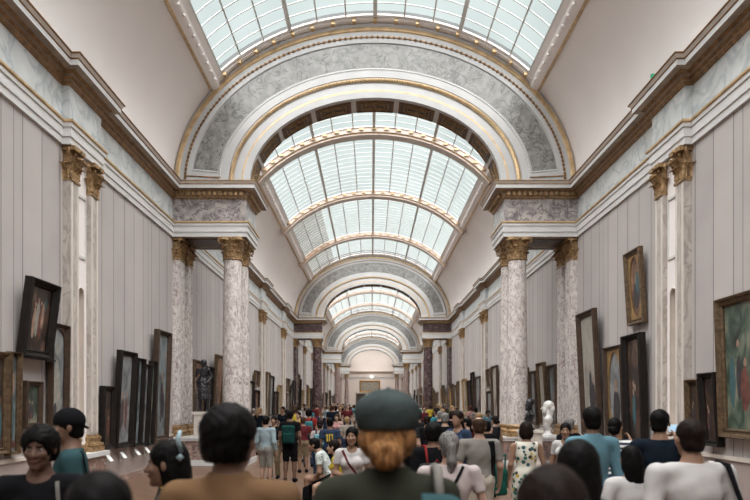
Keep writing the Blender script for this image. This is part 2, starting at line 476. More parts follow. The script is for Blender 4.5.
# --- side walls, with their pilasters and niches
def leaf(mb, c, ang, r0, h, w, curl, mi=0):
    """acanthus leaf rising against the bell of a capital and curling out at its tip"""
    n = 6; rows = []
    for i in range(n + 1):
        t = i / n
        rr = r0 + 0.02 + curl * max(0, t - 0.45) ** 1.5 * 2.2
        zz = c[2] + h * (t if t < 0.85 else 0.85 + (t - 0.85) * -0.8)
        ww = w * (0.55 + 0.75 * math.sin(min(1, t * 1.15) * PI * 0.75)) * (1 - 0.55 * t * t)
        row = []
        for k, u in enumerate((-1, -0.55, 0, 0.55, 1)):
            jag = 0.75 + 0.25 * ((i + k) % 2)
            q = u * ww * 0.5 * (jag if abs(u) == 1 else 1)
            d = rr - 0.018 * abs(u) + (0.012 if k == 2 else 0)
            row.append((c[0] + d * math.cos(ang) - q * math.sin(ang), c[1] + d * math.sin(ang) + q * math.cos(ang), zz))
        rows.append(row)
    back = [[(x - 0.018 * math.cos(ang), y - 0.018 * math.sin(ang), z) for x, y, z in row] for row in rows]
    mb.arcsweep(rows, mi); mb.arcsweep(back[::-1], mi)
def volute(mb, c, ang, r, z, s=0.06, mi=0):
    pts = []
    for i in range(15):
        t = i / 14; a = 2.6 * 2 * PI * t * 0.6; rr = s * (1 - 0.8 * t)
        u = r + rr * math.cos(PI + a) ; w = z + rr * math.sin(PI + a) * -1
        pts.append((c[0] + u * math.cos(ang), c[1] + u * math.sin(ang), w))
    pts = [(c[0] + (r - s * 1.6) * math.cos(ang), c[1] + (r - s * 1.6) * math.sin(ang), z - s * 2.4)] + pts
    mb.tube(pts, [0.012] + [0.022 - 0.012 * i / 14 for i in range(15)], 6, mi)
def round_capital(name, parent, r, z, h):
    mb = MB()
    mb.lathe([(r * 1.02, z), (r * 1.12, z + 0.02), (r * 1.12, z + 0.04), (r * 0.98, z + 0.06), (r * 1.0, z + h * 0.6), (r * 1.25, z + h * 0.86)], (0, 0, 0), 20)
    for k in range(8): leaf(mb, (0, 0, z + 0.05), k * PI / 4, r * 0.98, h * 0.42, r * 0.85, 0.10)
    for k in range(8): leaf(mb, (0, 0, z + 0.09), (k + 0.5) * PI / 4, r * 0.98, h * 0.62, r * 0.8, 0.14)
    for k in range(4):
        volute(mb, (0, 0, 0), (k + 0.5) * PI / 2, r * 1.62, z + h * 0.80, 0.075)
        a = k * PI / 2
        mb.lathe([(0, -0.04), (0.045, -0.02), (0.05, 0), (0.04, 0.03), (0, 0.04)], (r * 1.36 * math.cos(a), r * 1.36 * math.sin(a), z + h * 0.93), 8)
        for sg in (-1, 1):
            volute(mb, (0, 0, 0), a + sg * 0.28, r * 0.81, z + h * 0.78, 0.04)
    # abacus with hollow sides
    ab = []
    for zz in (z + h * 0.87, z + h):
        ring = []
        for k in range(32):
            a = 2 * PI * k / 32
            q = abs(math.sin(2 * (a)))     # 1 on diagonals
            ring.append(((r * 1.32 + r * 0.55 * q ** 2.2) * math.cos(a), (r * 1.32 + r * 0.55 * q ** 2.2) * math.sin(a), zz))
        ab.append(ring + [ring[0]])
    mb.arcsweep(ab, 0)
    mb.add(ab[1][:32], [tuple(range(32))], 0); mb.add(ab[0][:32], [tuple(range(32))[::-1]], 0)
    return mb.build(name, 'gold', parent, smooth=True)
def flat_capital(name, parent, x0, x1, yc, wd, z, h):
    """capital of a pilaster: x0 wall side, x1 front face (left wall, facing +x)"""
    mb = MB(); hw = wd / 2
    mb.box(x0, x1, yc - hw * 0.98, yc + hw * 0.98, z, z + h * 0.86)
    mb.box(x0, x1 + 0.03, yc - hw * 1.08, yc + hw * 1.08, z, z + 0.045)
    mb.box(x0, x1 + 0.11, yc - hw * 1.28, yc + hw * 1.28, z + h * 0.87, z + h)
    for i, u in enumerate((-0.62, 0, 0.62)): leaf(mb, (x1 - 0.1, yc + u * hw, z + 0.05), 0, 0.10, h * 0.42, hw * 0.62, 0.17)
    for i, u in enumerate((-0.95, -0.32, 0.32, 0.95)): leaf(mb, (x1 - 0.1, yc + u * hw, z + 0.08), 0, 0.10, h * 0.64, hw * 0.62, 0.22)
    for s in (-1, 1):
        for u in (0.2, 0.8): leaf(mb, (x0 + (x1 - x0) * u, yc, z + 0.05), s * PI / 2, hw, h * 0.5, 0.12, 0.17)
        volute(mb, (x1 - 0.12, yc + s * hw * 0.8, 0), s * PI / 4 * 1.1, 0.21, z + h * 0.80, 0.055)
        volute(mb, (x1 - 0.12, yc + s * hw * 0.25, 0), s * 0.3, 0.17, z + h * 0.78, 0.035)
    mb.lathe([(0, -0.035), (0.04, -0.02), (0.045, 0), (0.035, 0.03), (0, 0.035)], (x1 + 0.11, yc, z + h * 0.93), 8)
    return mb
BASE = lambda p: [(p + 0.02, 0.35), (p + 0.02, 0.31), (p + 0.05, 0.30), (p + 0.05, 0.26), (p + 0.035, 0.22), (p + 0.035, 0.19), (p + 0.08, 0.17), (p + 0.09, 0.13), (p + 0.07, 0.10), (p + 0.10, 0.10), (p + 0.10, 0.0)]
Z_CAP = 6.10
def pilaster(parent, yc, wd, proj, mir, mat, x_wall=-HW, zb=PED):
    s = MB()
    x1 = x_wall + proj
    s.box(x_wall - 0.05, x1, yc - wd / 2, yc + wd / 2, zb + 0.3, Z_CAP)
    for q in (-1, 1):   # raised fillets framing the shaft
        s.box(x1 - 0.01, x1 + 0.012, yc + q * (wd / 2 - 0.05) - 0.03, yc + q * (wd / 2 - 0.05) + 0.03, zb + 0.4, Z_CAP - 0.02, 1)
    o = s.build('pilaster', [mat, 'cream' if mat == 'pilaster' else mat], parent, mirror=mir)
    flat_capital('capital', o, x_wall - 0.05, x1, yc, wd, Z_CAP, Z_AB - Z_CAP).build('capital', 'gold', o, smooth=True, mirror=mir)
    b = MB()
    b.sweep([(x_wall, yc - wd / 2), (x1, yc - wd / 2), (x1, yc + wd / 2), (x_wall, yc + wd / 2)], [(p, zb + z) for p, z in BASE(0.0)][::-1], 0)
    b.build('pilaster_base', 'gold', o, mirror=mir)
    return o
def niche_unit(parent, c, mir):
    """panel with round-headed niche between two pilasters, on a marble dado"""
    n = MB(); x = -HW + 0.06; hw, r, zb, zs = 0.26, 0.16, 1.25, 4.0
    n.box(x - 0.04, x, c - hw, c - r, PED, Z_AB); n.box(x - 0.04, x, c + r, c + hw, PED, Z_AB)
    n.box(x - 0.04, x, c - r, c + r, PED, zb)
    K = 12
    arc = [(c + r * math.cos(PI * k / K), zs + r * math.sin(PI * k / K)) for k in range(K + 1)]
    n.arcsweep([[(x, y, z) for y, z in arc], [(x, y, Z_AB) for y, z in arc]], 0)
    D = 0.26
    # half-round recess and its quarter dome
    rings = [[(x - D * math.sin(PI * k / K), c + r * math.cos(PI * k / K), z) for k in range(K + 1)] for z in (zb, zs)]
    for j in range(1, 7):
        f = PI / 2 * j / 6
        rings.append([(x - D * math.sin(PI * k / K) * math.cos(f), c + r * math.cos(PI * k / K) * math.cos(f), zs + r * math.sin(f) * 1.0) for k in range(K + 1)])
    n.arcsweep(rings, 1)
    n.add([(x - D * math.sin(PI * k / K), c + r * math.cos(PI * k / K), zb) for k in range(K + 1)], [tuple(range(K + 1))], 0)
    for (za, zc2) in ((4.75, 4.80), (5.95, 6.0)): n.box(x, x + 0.025, c - 0.19, c + 0.19, za, zc2, 2)
    for q in (-1, 1): n.box(x, x + 0.025, c + q * 0.19 - 0.012, c + q * 0.19 + 0.012, 4.75, 6.0, 2)
    n.tube([(x + 0.005, y, z) for y, z in [(c + r, zb)] + arc + [(c - r, zb)]], 0.018, 6, 0)
    n.box(-HW - 0.4, -HW - 0.30, c - 0.5, c + 0.5, 0, Z_AB, 0)
    o = n.build('niche', ['plaster', 'niche', 'bar'], parent, mirror=mir, smooth=True)
    p = MB()
    p.box(-HW - 0.05, -HW + 0.28, c - PH, c + PH, 0.10, PED - 0.09)
    p.box(-HW - 0.05, -HW + 0.33, c - PH - 0.04, c + PH + 0.04, 0, 0.14, 1)
    p.box(-HW - 0.05, -HW + 0.35, c - PH - 0.06, c + PH + 0.06, PED - 0.09, PED, 1)
    p.build('pilaster_pedestal', ['marble_red', 'white'], parent, mirror=mir)
WALLS = {}
for side, mir in (('left', False), ('right', True)):
    mb = MB(); x = -HW
    segs = []; y = Y_START
    for bi in range(5):
        for c in pairs_of(bi):
            segs.append((y, c - 0.27)); y = c + 0.27
    segs.append((y, Y_END))
    for a, b in segs:
        mb.box(x - 0.35, x, a, b, 0.95, Z0 + 0.1, 0)
        mb.box(x - 0.35, x + 0.02, a, b, 0, 0.9, 1)
        mb.box(x - 0.35, x + 0.05, a, b, 0.88, 0.95, 2)
    W = tag(mb.build('wall_%s' % side, ['cloth', 'dado', 'cream'], mirror=mir), kind='structure')
    WALLS[side] = W
    for bi in range(5):
        for c in pairs_of(bi):
            for q in (-1, 1):
                pilaster(W, c + q * 0.43, 0.34, 0.15, mir, 'pilaster')
            niche_unit(W, c, mir)
    bb = MB()
    for (a, b) in BAYS:
        bb.box(x, x + 0.06, a, b, 0, 0.16)
    tag(bb.build('baseboard_%s' % side, 'marble_red', mirror=mir), kind='structure')

# --- end walls
mb = MB()
mb.box(-6.3, 6.3, Y_END, Y_END + 0.3, 0, 13.4)
we = tag(mb.build('wall_far', 'plaster'), kind='structure')
mb = MB()
mb.sweep([(-6, Y_END - 0.0), (6, Y_END - 0.0)], [(p, z) for p, z in COR], COR_M)
mb.sweep([(-6, Y_END - 0.0), (6, Y_END - 0.0)], ARCHI, [0] * 9)
mb.build('cornice', ['white', 'cream', 'gold_pale', 'cream'], we)
mb = MB(); mb.box(-6.3, 6.3, Y_START - 0.3, Y_START, 0, 13.4)
tag(mb.build('wall_near', 'plaster'), kind='structure')
d = tag(empty('door_1', (-2.2, Y_END, 0)), kind='structure')
mb = MB(); mb.box(-0.95, 0.95, -0.06, 0.02, 0, 3.8); mb.build('door_leaf', 'door', d)
mb = MB()
mb.box(-1.15, -0.95, -0.1, 0.02, 0, 3.95); mb.box(0.95, 1.15, -0.1, 0.02, 0, 3.95); mb.box(-1.25, 1.25, -0.12, 0.02, 3.8, 4.1)
mb.build('door_frame', 'cream', d)

# --- transverse arches
A_O, B_O, A_I, B_I = 5.84, 4.55, 3.70, 2.54
def ring_pt(s, t, y):
    return ((A_O + (A_I - A_O) * s) * math.cos(t), y, Z0 + (B_O + (B_I - B_O) * s) * math.sin(t))
N_T = 72
def ring(s, y, t0=0.0, t1=PI, n=N_T):
    return [ring_pt(s, t0 + (t1 - t0) * k / n, y) for k in range(n + 1)]
def make_arch(dark):
    root = empty('trim_%d' % tn)
    tag(root, kind='structure')
    # face
    prof = [(-0.03, 0.0, 1), (-0.03, -0.07, 1), (0.02, -0.09, 1), (0.035, -0.06, 0), (0.09, -0.05, 0), (0.15, -0.05, 0), (0.19, -0.04, 0), (0.20, 0.0, 0),
            (0.55, 0.0, 0), (0.56, -0.04, 0), (0.61, -0.05, 0), (0.70, -0.05, 0), (0.705, -0.03, 0), (0.79, -0.03, 0), (0.795, -0.05, 0), (0.885, -0.06, 1), (0.91, -0.06, 0), (1.0, -0.05, 0), (1.0, 0.0, 0)]
    m = MB()
    m.arcsweep([ring(s, y) for s, y, _ in prof], [q[2] for q in prof[:-1]])
    m.arcsweep([[(VA * math.cos(PI * k / N_T), 0.0, Z0 + VB * math.sin(PI * k / N_T)) for k in range(N_T + 1)], ring(-0.03, 0.0)], 0)
    m.arcsweep([ring(-0.06, 0.85), ring(1.0, 0.85)], 0)
    m.build('arch_face', ['arch_white', 'gold_pale'], root, smooth=True)
    # marble panel, stopping above the cornice
    m = MB(); t0 = 0.10
    m.arcsweep([ring(0.21, -0.012, t0, PI - t0), ring(0.545, -0.012, t0, PI - t0)], 0)
    m.build('marble_panel', 'marble_grey', root, smooth='full')
    # white stop at both feet of the panel
    m = MB()
    for (a, b) in ((0.0, t0), (PI - t0, PI)):
        m.arcsweep([ring(0.19, -0.045, a, b, 4), ring(0.56, -0.045, a, b, 4)], 0)
    for t in (t0, PI - t0):
        m.tube([ring_pt(0.10, t * 0.55 if t < 1 else PI - t0 * 0.55, -0.06), ring_pt(0.60, t * 0.55 if t < 1 else PI - t0 * 0.55, -0.06)], 0.02, 6, 1)
        m.tube([ring_pt(0.20, t, -0.04), ring_pt(0.555, t, -0.04)], 0.03, 6, 0)
    m.build('panel_foot', ['arch_white', 'gold_dark'], root)
    # bead rows
    def beads(s, n, r, mi, mat, y=-0.06, nm='bead_molding'):
        b = MB()
        b.tube(ring(s, y + 0.01, 0, PI, 60), r * 0.45, 5, 0, False)
        for k in range(n):
            t = PI * (k + 0.5) / n; c = ring_pt(s, t, y)
            b.lathe([(0, -r), (r * 0.8, -r * 0.6), (r, 0), (r * 0.8, r * 0.6), (0, r)], c, 6)
        b.build(nm, mat, root)
    beads(0.115, 110, 0.045, 0, 'gold_dark')
    beads(0.585, 110, 0.022, 0, 'bar')
    # carved gilt rope band
    b = MB()
    n = 170
    for k in range(n):
        t = PI * (k + 0.5) / n; dt = PI / n
        p = [ring_pt(0.715, t - dt * 0.7, -0.05), ring_pt(0.745, t, -0.085), ring_pt(0.78, t + dt * 0.7, -0.05)]
        b.tube(p, [0.012, 0.032, 0.012], 5)
    b.tube(ring(0.745, -0.035, 0, PI, 60), 0.03, 5, 0, False)
    b.build('rope_molding', 'gold_pale', root)
    # soffit with coffers
    dpt = 0.85
    m = MB()
    m.arcsweep([ring(1.0, 0.0), ring(1.0, dpt)], 0)
    m.build('soffit', 'white', root, smooth='full')
    nC = 9
    def sof(t, y, d=0.0): return ((A_I - d) * math.cos(t), y, Z0 + (B_I - d) * math.sin(t))
    m = MB()
    for k in range(nC):
        ta = PI * (k + 0.06) / nC; tb = PI * (k + 0.94) / nC
        for (d, y0_, y1_, e, mi) in ((0.012, 0.10, 0.81, 0.0, 0),):
            m.arcsweep([[sof(ta + (tb - ta) * j / 8, y, d) for j in range(9)] for y in (y0_, y1_)], mi)
        def bar(t_a, t_b, ya, yb, mi, h=0.04):
            pts = [[sof(t_a + (t_b - t_a) * j / 8, y, d) for j in range(9)] for (y, d) in ((ya, 0.01), (ya, h), (yb, h), (yb, 0.01))]
            m.arcsweep(pts, mi)
        e = 0.035
        for (off, ww, mi) in ((0.02, 0.035, 2), (0.14, 0.03, 1), (0.24, 0.02, 1)):
            o_t = off / 3.4
            wt = ww / 3.4
            bar(ta + o_t, tb - o_t, 0.10 + off, 0.10 + off + ww, mi); bar(ta + o_t, tb - o_t, 0.81 - off - ww, 0.81 - off, mi)
            bar(ta + o_t, ta + o_t + wt, 0.10 + off, 0.81 - off, mi); bar(tb - o_t - wt, tb - o_t, 0.10 + off, 0.81 - off, mi)
        tc_ = (ta + tb) / 2
        c = sof(tc_, 0.455, 0.03)
        m.lathe([(0, -0.03), (0.05, -0.02), (0.04, 0.0), (0, 0.03)], c, 8, 1)
    m.build('coffer', ['coffer', 'gold', 'gold_dark'], root)
    # lintel blocks on both sides, carried by the columns
    for mir in (False, True):
        path = [(-HW, 0.0), (-3.83, 0.0), (-3.83, ARCH_D), (-HW, ARCH_D)]
        fz = {0: 'marble_frieze', 1: 'marble_dark', 2: 'white', 3: 'white'}[dark]
        m = MB(); m.sweep(path, ARCHI, ARCHI_M)
        m.box(-HW, -3.85, 0.02, ARCH_D - 0.02, Z_AB + 0.02, Z_AB + 0.1, 3)
        m.box(-HW + 0.3, -4.1, 0.3, ARCH_D - 0.3, Z_AB - 0.0, Z_AB + 0.04, 4)
        m.build('architrave', ['white', 'bar', 'gold_pale', 'brown', 'coffer'], root, mirror=mir)
        m = MB(); m.sweep(path, FRIEZE, 0); m.build('frieze', fz, root, mirror=mir)
        m = MB(); m.sweep(path, COR, [{1: 3}.get(q, q) if False else q for q in COR_M])
        for i in range(3):
            a, b_ = path[i], path[i + 1]; dv = (Vector(b_) - Vector(a)).normalized()
            dentils(m, a, b_, (dv.y, -dv.x))
        m.box(-HW, -3.85, 0.02, ARCH_D - 0.02, Z_FT, Z0 - 0.004, 0)
        m.build('cornice', ['white', 'brown', 'gold', 'cream'], root, mirror=mir)
        # engaged pilasters against the side wall
    return root
for ai, yf in enumerate(ARCH_F):
    tn += 1
    r_ = make_arch(ai); r_.location = (0, yf, 0)

# engaged wall pilasters under each lintel, plinths and free-standing columns
COLMAT = {0: 'marble_col', 1: 'marble_dark', 2: 'marble_brown', 3: 'marble_brown'}
def column_proto(mat):
    root = empty('marble_column')
    s = MB()
    prof = []
    for k in range(13):
        t = k / 12
        r = 0.315 - 0.055 * t ** 1.6
        prof.append((r, PED + 0.34 + (Z_CAP - PED - 0.34) * t))
    s.lathe(prof, (0, 0, 0), 32); s.build('shaft', mat, root, smooth='full')
    s = MB()
    s.lathe([(0.315, 0.36), (0.33, 0.34), (0.335, 0.33), (0.34, 0.30), (0.335, 0.27), (0.322, 0.25), (0.322, 0.22), (0.33, 0.20), (0.342, 0.18), (0.345, 0.145), (0.34, 0.11), (0.335, 0.10)], (0, 0, PED), 32)
    s.box(-0.38, 0.38, -0.345, 0.345, PED, PED + 0.105)
    s.build('column_base', 'gold', root, smooth=True)
    round_capital('capital', root, 0.27, Z_CAP, Z_AB - Z_CAP)
    return root
protos = {}
ORD = ['first', 'second', 'third', 'fourth']
KIND = {0: 'purple-veined white marble column', 1: 'dark purple marble column', 2: 'rosy brown marble column', 3: 'rosy brown marble column'}
for ai, yf in enumerate(ARCH_F):
    mat = COLMAT[ai]
    for mir in (False, True):
        sg = 1 if mir else -1; sd = 'right' if mir else 'left'
        for j, yy in enumerate((yf + 0.33, yf + 1.17)):
            if mat not in protos:
                protos[mat] = column_proto(mat); kids(protos[mat]); o = protos[mat]
            else: o = copy_tree(protos[mat])
            o.location = (sg * (4.27 - 0.04 * j), yy, 0)
            tag(o, '%s %s on the %s-hand plinth under the %s arch' % (('front', 'rear')[j], KIND[ai], sd, ORD[ai]), 'column', 'free-standing columns under the %s arch' % ORD[ai], 'thing')
            pilaster(WALLS[sd], yy, 0.50, 0.20, mir, 'marble_col' if ai == 0 else mat)
        pl = MB()
        x0, x1, ya, yb = -HW + 0.07, -3.80, yf - 0.02, yf + ARCH_D + 0.02
        pl.box(x0, x1, ya, yb, 0.12, PED - 0.12, 0)
        pl.box(x0, x1 + 0.04, ya - 0.04, yb + 0.04, 0, 0.16, 1)
        pl.box(x0, x1 + 0.05, ya - 0.05, yb + 0.05, PED - 0.12, PED - 0.03, 1)
        pl.box(x0, x1 + 0.08, ya - 0.08, yb + 0.08, PED - 0.05, PED - 0.002, 1)
        for q in range(3):
            xa = x0 + 0.55 + q * 0.55
            pl.box(xa, xa + 0.4, ya - 0.012, ya, 0.24, 0.64, 2)
        o = pl.build('plinth', ['marble_red', 'white', 'marble_brown'], mirror=mir)
        tag(o, 'red-brown marble plinth with white slab on the %s under the %s arch columns' % (sd, ORD[ai]), 'plinth', 'plinths under the columns', 'thing')

# emergency sign on the right cornice
s = tag(empty('exit_sign', (5.72, 12.75, Z0 - 0.0), R(0)), 'small green and white emergency sign standing on the right-hand cornice', 'sign')
mb = MB(); mb.box(-0.13, 0.13, -0.02, 0.02, 0.04, 0.26, 0); mb.box(-0.02, 0.02, -0.015, 0.015, 0, 0.05, 1); mb.build('sign_panel', ['green', 'bar'], s)
mb = MB()
mb.box(-0.09, -0.02, -0.026, -0.02, 0.13, 0.17); mb.add([(-0.12, -0.024, 0.15), (-0.07, -0.024, 0.21), (-0.07, -0.024, 0.09)], [(0, 1, 2)]); mb.box(0.03, 0.10, -0.026, -0.02, 0.07, 0.23)
mb.build('arrow', 'card', s)
# ================================================================== PAINTINGS
def canvas_mat(name, cols, scale=2.2, seed=0.0):
    cols = [mul(c, 0.72) for c in cols]
    m, nt, b = new_mat(name)
    tc = node(nt, 'ShaderNodeTexCoord'); mp = node(nt, 'ShaderNodeMapping'); mp.inputs['Location'].default_value = (seed, seed * 0.7, seed * 1.3)
    mp.inputs['Scale'].default_value = (1.4, 1, 0.9)
    nt.links.new(tc.outputs['Object'], mp.inputs[0])
    n = node(nt, 'ShaderNodeTexNoise', Scale=scale, Detail=5.0, Distortion=0.8); nt.links.new(mp.outputs[0], n.inputs['Vector'])
    st = [(0.30 + 0.42 * i / (len(cols) - 1), c) for i, c in enumerate(cols)]
    nt.links.new(ramp(nt, n.outputs[0], st), b.inputs['Base Color'])
    b.inputs['Roughness'].default_value = 0.35
    n2 = node(nt, 'ShaderNodeTexNoise', Scale=60.0); nt.links.new(tc.outputs['Object'], n2.inputs['Vector']); bump(nt, b, n2.outputs[0], 0.1)
    return m
PAL = {
    'dark': [(0.02, 0.016, 0.014), (0.05, 0.035, 0.028), (0.12, 0.07, 0.05), (0.32, 0.22, 0.16)],
    'blue': [(0.05, 0.06, 0.06), (0.16, 0.19, 0.20), (0.26, 0.32, 0.34), (0.40, 0.34, 0.26)],
    'grey': [(0.10, 0.11, 0.12), (0.22, 0.24, 0.25), (0.34, 0.36, 0.37), (0.46, 0.46, 0.45)],
    'warm': [(0.06, 0.035, 0.025), (0.18, 0.09, 0.06), (0.34, 0.20, 0.12), (0.42, 0.33, 0.24)],
    'green': [(0.03, 0.04, 0.03), (0.08, 0.12, 0.09), (0.20, 0.24, 0.18), (0.36, 0.30, 0.22)],
    'pale': [(0.30, 0.28, 0.24), (0.42, 0.40, 0.35), (0.50, 0.48, 0.43), (0.38, 0.32, 0.27)],
}
for k, c in PAL.items(): M['cv_' + k] = canvas_mat('oil_canvas_' + k, c, 2.4, hash(k) % 7 if False else len(k) * 1.7)
M['flesh'] = simple('painted_flesh_tone', (0.30, 0.20, 0.15), 0.5, 0.25, 9, bs=0)
M['pt_red'] = simple('painted_red_drapery', (0.13, 0.05, 0.04), 0.5, 0.4, 9, bs=0)
M['pt_teal'] = simple('painted_teal_patch', (0.05, 0.11, 0.12), 0.5, 0.2, 9, bs=0)
M['pt_white'] = simple('painted_pale_drapery', (0.26, 0.25, 0.22), 0.5, 0.25, 9, bs=0)
M['pt_dark'] = simple('painted_dark_cloth', (0.04, 0.035, 0.04), 0.5, 0.4, 9, bs=0)
M['fr_gold'] = simple('carved_gilt_frame', (0.115, 0.075, 0.042), 0.42, 0.45, 14, metal=0.4, bs=0.6, bscale=40)
M['fr_bright'] = simple('bright_gilt_frame', (0.33, 0.21, 0.09), 0.4, 0.3, 10, metal=0.45, bs=0.4, bscale=40)
M['fr_brown'] = simple('brown_wood_frame', (0.055, 0.034, 0.023), 0.45, 0.3, 8, bs=0.3, spec=0.3)
M['fr_dark'] = simple('black_brown_frame', (0.013, 0.010, 0.009), 0.5, 0.3, 8, bs=0.4, spec=0.2)
def rect_ring(x, z0, z1, n, y):
    """rectangle sampled with 4*n points, matched to ellipse_ring"""
    pts = []
    cs = [(x, z0), (x, z1), (-x, z1), (-x, z0)]
    for i in range(4):
        a, b = cs[i], cs[(i + 1) % 4]
        for k in range(n): pts.append((a[0] + (b[0] - a[0]) * k / n, y, a[1] + (b[1] - a[1]) * k / n))
    return pts + [pts[0]]
def ell_ring(ax, zc, az, n, y):
    pts = [(ax * math.cos(-PI / 4 + 2 * PI * k / (4 * n)), y, zc + az * math.sin(-PI / 4 + 2 * PI * k / (4 * n))) for k in range(4 * n)]
    return pts + [pts[0]]
def arch_ring(x, z0, z1, n, y):
    pts = []; r = x
    for k in range(n): pts.append((x, y, z0 + (z1 - r - z0) * k / n))
    for k in range(2 * n): pass
    top = [(x * math.cos(PI * k / (2 * n)), y, z1 - r + r * math.sin(PI * k / (2 * n))) for k in range(n + n // 2 + n // 2)]
    pts2 = [(x, y, z0 + (z1 - r - z0) * k / n) for k in range(n)] + [(x * math.cos(PI * k / n), y, z1 - r + r * math.sin(PI * k / n)) for k in range(n)] \
        + [(-x, y, z1 - r + (z0 - z1 + r) * k / n) for k in range(n)] + [(-x + 2 * x * k / n, y, z0) for k in range(n)]
    return pts2 + [pts2[0]]
def blob(mb, cx, cz, rx, rz, y, mi, n=14, wob=0.12, seed=0):
    rnd = random.Random(seed)
    vs = [(cx + rx * math.cos(2 * PI * k / n) * (1 + rnd.uniform(-wob, wob)), y, cz + rz * math.sin(2 * PI * k / n) * (1 + rnd.uniform(-wob, wob))) for k in range(n)]
    mb.add(vs, [tuple(range(n))[::-1]], mi)
PN = [0]
def painting(side, y0, y1, z0, z1, frame, pal, label, group=None, fw=0.10, dep=0.10, tilt=2.5, shape='rect', figs=(), shelf=False):
    w, h = y1 - y0, z1 - z0
    sx = -1 if side == 'left' else 1
    tl = R(tilt)
    off = 0.03
    root = empty('painting', (sx * (HW - off), (y0 + y1) / 2, z0))
    root.rotation_euler = (tl, 0, R(90) if side == 'left' else R(-90))
    tag(root, label, 'painting', group)
    f = MB(); x = w / 2; n = 8
    steps = [(0, 0.0), (0, -dep * 0.75), (fw * 0.12, -dep), (fw * 0.35, -dep * 0.92), (fw * 0.5, -dep * 0.62), (fw * 0.75, -dep * 0.55), (fw * 0.85, -dep * 0.68), (fw, -dep * 0.5), (fw, -dep * 0.3)]
    f.arcsweep([rect_ring(x - i, i, h - i, n, y) for i, y in steps], 0)
    f.quad((-x, 0, 0), (x, 0, 0), (x, 0, h), (-x, 0, h), 0)
    if shape in ('oval', 'arch'):
        xi, zi = x - fw - 0.005, fw
        g = (ell_ring(xi * 0.93, h / 2, (h / 2 - fw) * 0.95, n, -dep * 0.42) if shape == 'oval' else arch_ring(xi * 0.9, fw + 0.04, h - fw - 0.03, n, -dep * 0.42))
        g2 = [(a, -dep * 0.25, c) for a, b_, c in g]
        f.arcsweep([rect_ring(x - fw, fw, h - fw, n, -dep * 0.42), g, g2], 1)
    f.build('frame', [frame, 'fr_bright' if shape == 'oval' else frame], root)
    c = MB(); xi = x - fw * 0.98; yc = -dep * 0.32
    if shape in ('oval', 'arch'): yc = -dep * 0.2
    c.box(-xi, xi, yc, yc + 0.02, fw * 0.98, h - fw * 0.98, 0)
    mats = ['cv_' + pal, 'flesh', 'pt_red', 'pt_teal', 'pt_white', 'pt_dark']
    for i, (fx, fz, rx, rz, mi) in enumerate(figs):
        blob(c, fx * w, fz * h, rx * w, rz * h, yc - 0.002 - 0.0006 * i, mi, seed=i)
    if not figs:
        rnd = random.Random(PN[0] * 13 + 5)
        for i in range(rnd.randint(2, 4)):
            fx = rnd.uniform(-0.22, 0.22); hh = rnd.uniform(0.25, 0.5)
            mi = rnd.choice([2, 4, 5, 5, 3 if rnd.random() < .2 else 5])
            blob(c, fx * w, (0.18 + hh * 0.4) * h, 0.09 * w, hh * 0.4 * h, yc - 0.002 - 0.0012 * i, mi, wob=0.25, seed=PN[0] + i)
            blob(c, fx * w, (0.2 + hh * 0.8) * h, 0.035 * w, 0.035 * h, yc - 0.0028 - 0.0012 * i, 1, seed=i)
    c.build('canvas', mats, root)
    if shelf:
        s = MB(); s.box(-x - 0.02, x + 0.02, -dep - 0.04, 0.0, -0.03, 0.0); s.build('frame_ledge', frame, root)
    PN[0] += 1
    return root
def card(side, y, z=0.78, label=None):
    sx = -1 if side == 'left' else 1
    PN[0] += 1
    root = empty('label_card', (sx * (HW - 0.055), y, z - 0.22)); tag(root, label, 'label', 'label cards on the walls'); root.rotation_euler = (0, 0, R(90) if side == 'left' else R(-90))
    m = MB(); m.add([(-0.09, -0.03, 0.14), (0.09, -0.03, 0.14), (0.09, -0.14, 0.0), (-0.09, -0.14, 0.0), (-0.09, -0.03, 0.13), (0.09, -0.03, 0.13), (0.09, -0.14, -0.01), (-0.09, -0.14, -0.01)],
          [(0, 3, 2, 1), (4, 5, 6, 7), (0, 1, 5, 4), (1, 2, 6, 5), (2, 3, 7, 6), (3, 0, 4, 7)], 0)
    m.build('card', 'card', root)
    b = MB(); b.box(-0.02, 0.02, -0.12, 0.0, -0.03, -0.012, 0); b.box(-0.02, 0.02, -0.028, 0.0, -0.08, 0.12, 0); b.build('bracket', 'bar', root)
    return root
def LW(px): return 3594.0 / (371 - px)
def RW(px): return 3744.0 / (px - 371)
def zz(py, y): return CZ + (403 - py) * y / F_PX
def pl(px0, px1, pt, pb, *a, **k):
    y0, y1 = LW(px0), LW(px1); ym = (y0 + y1) / 2
    return painting('left', y0, y1, zz(pb, ym), zz(pt, ym), *a, **k)
def pr(px0, px1, pt, pb, *a, **k):
    y0, y1 = RW(px1), RW(px0); ym = (y0 + y1) / 2
    return painting('right', y0, y1, zz(pb, ym), zz(pt, ym), *a, **k)
F1, RD, TL, WH, DK = 1, 2, 3, 4, 5
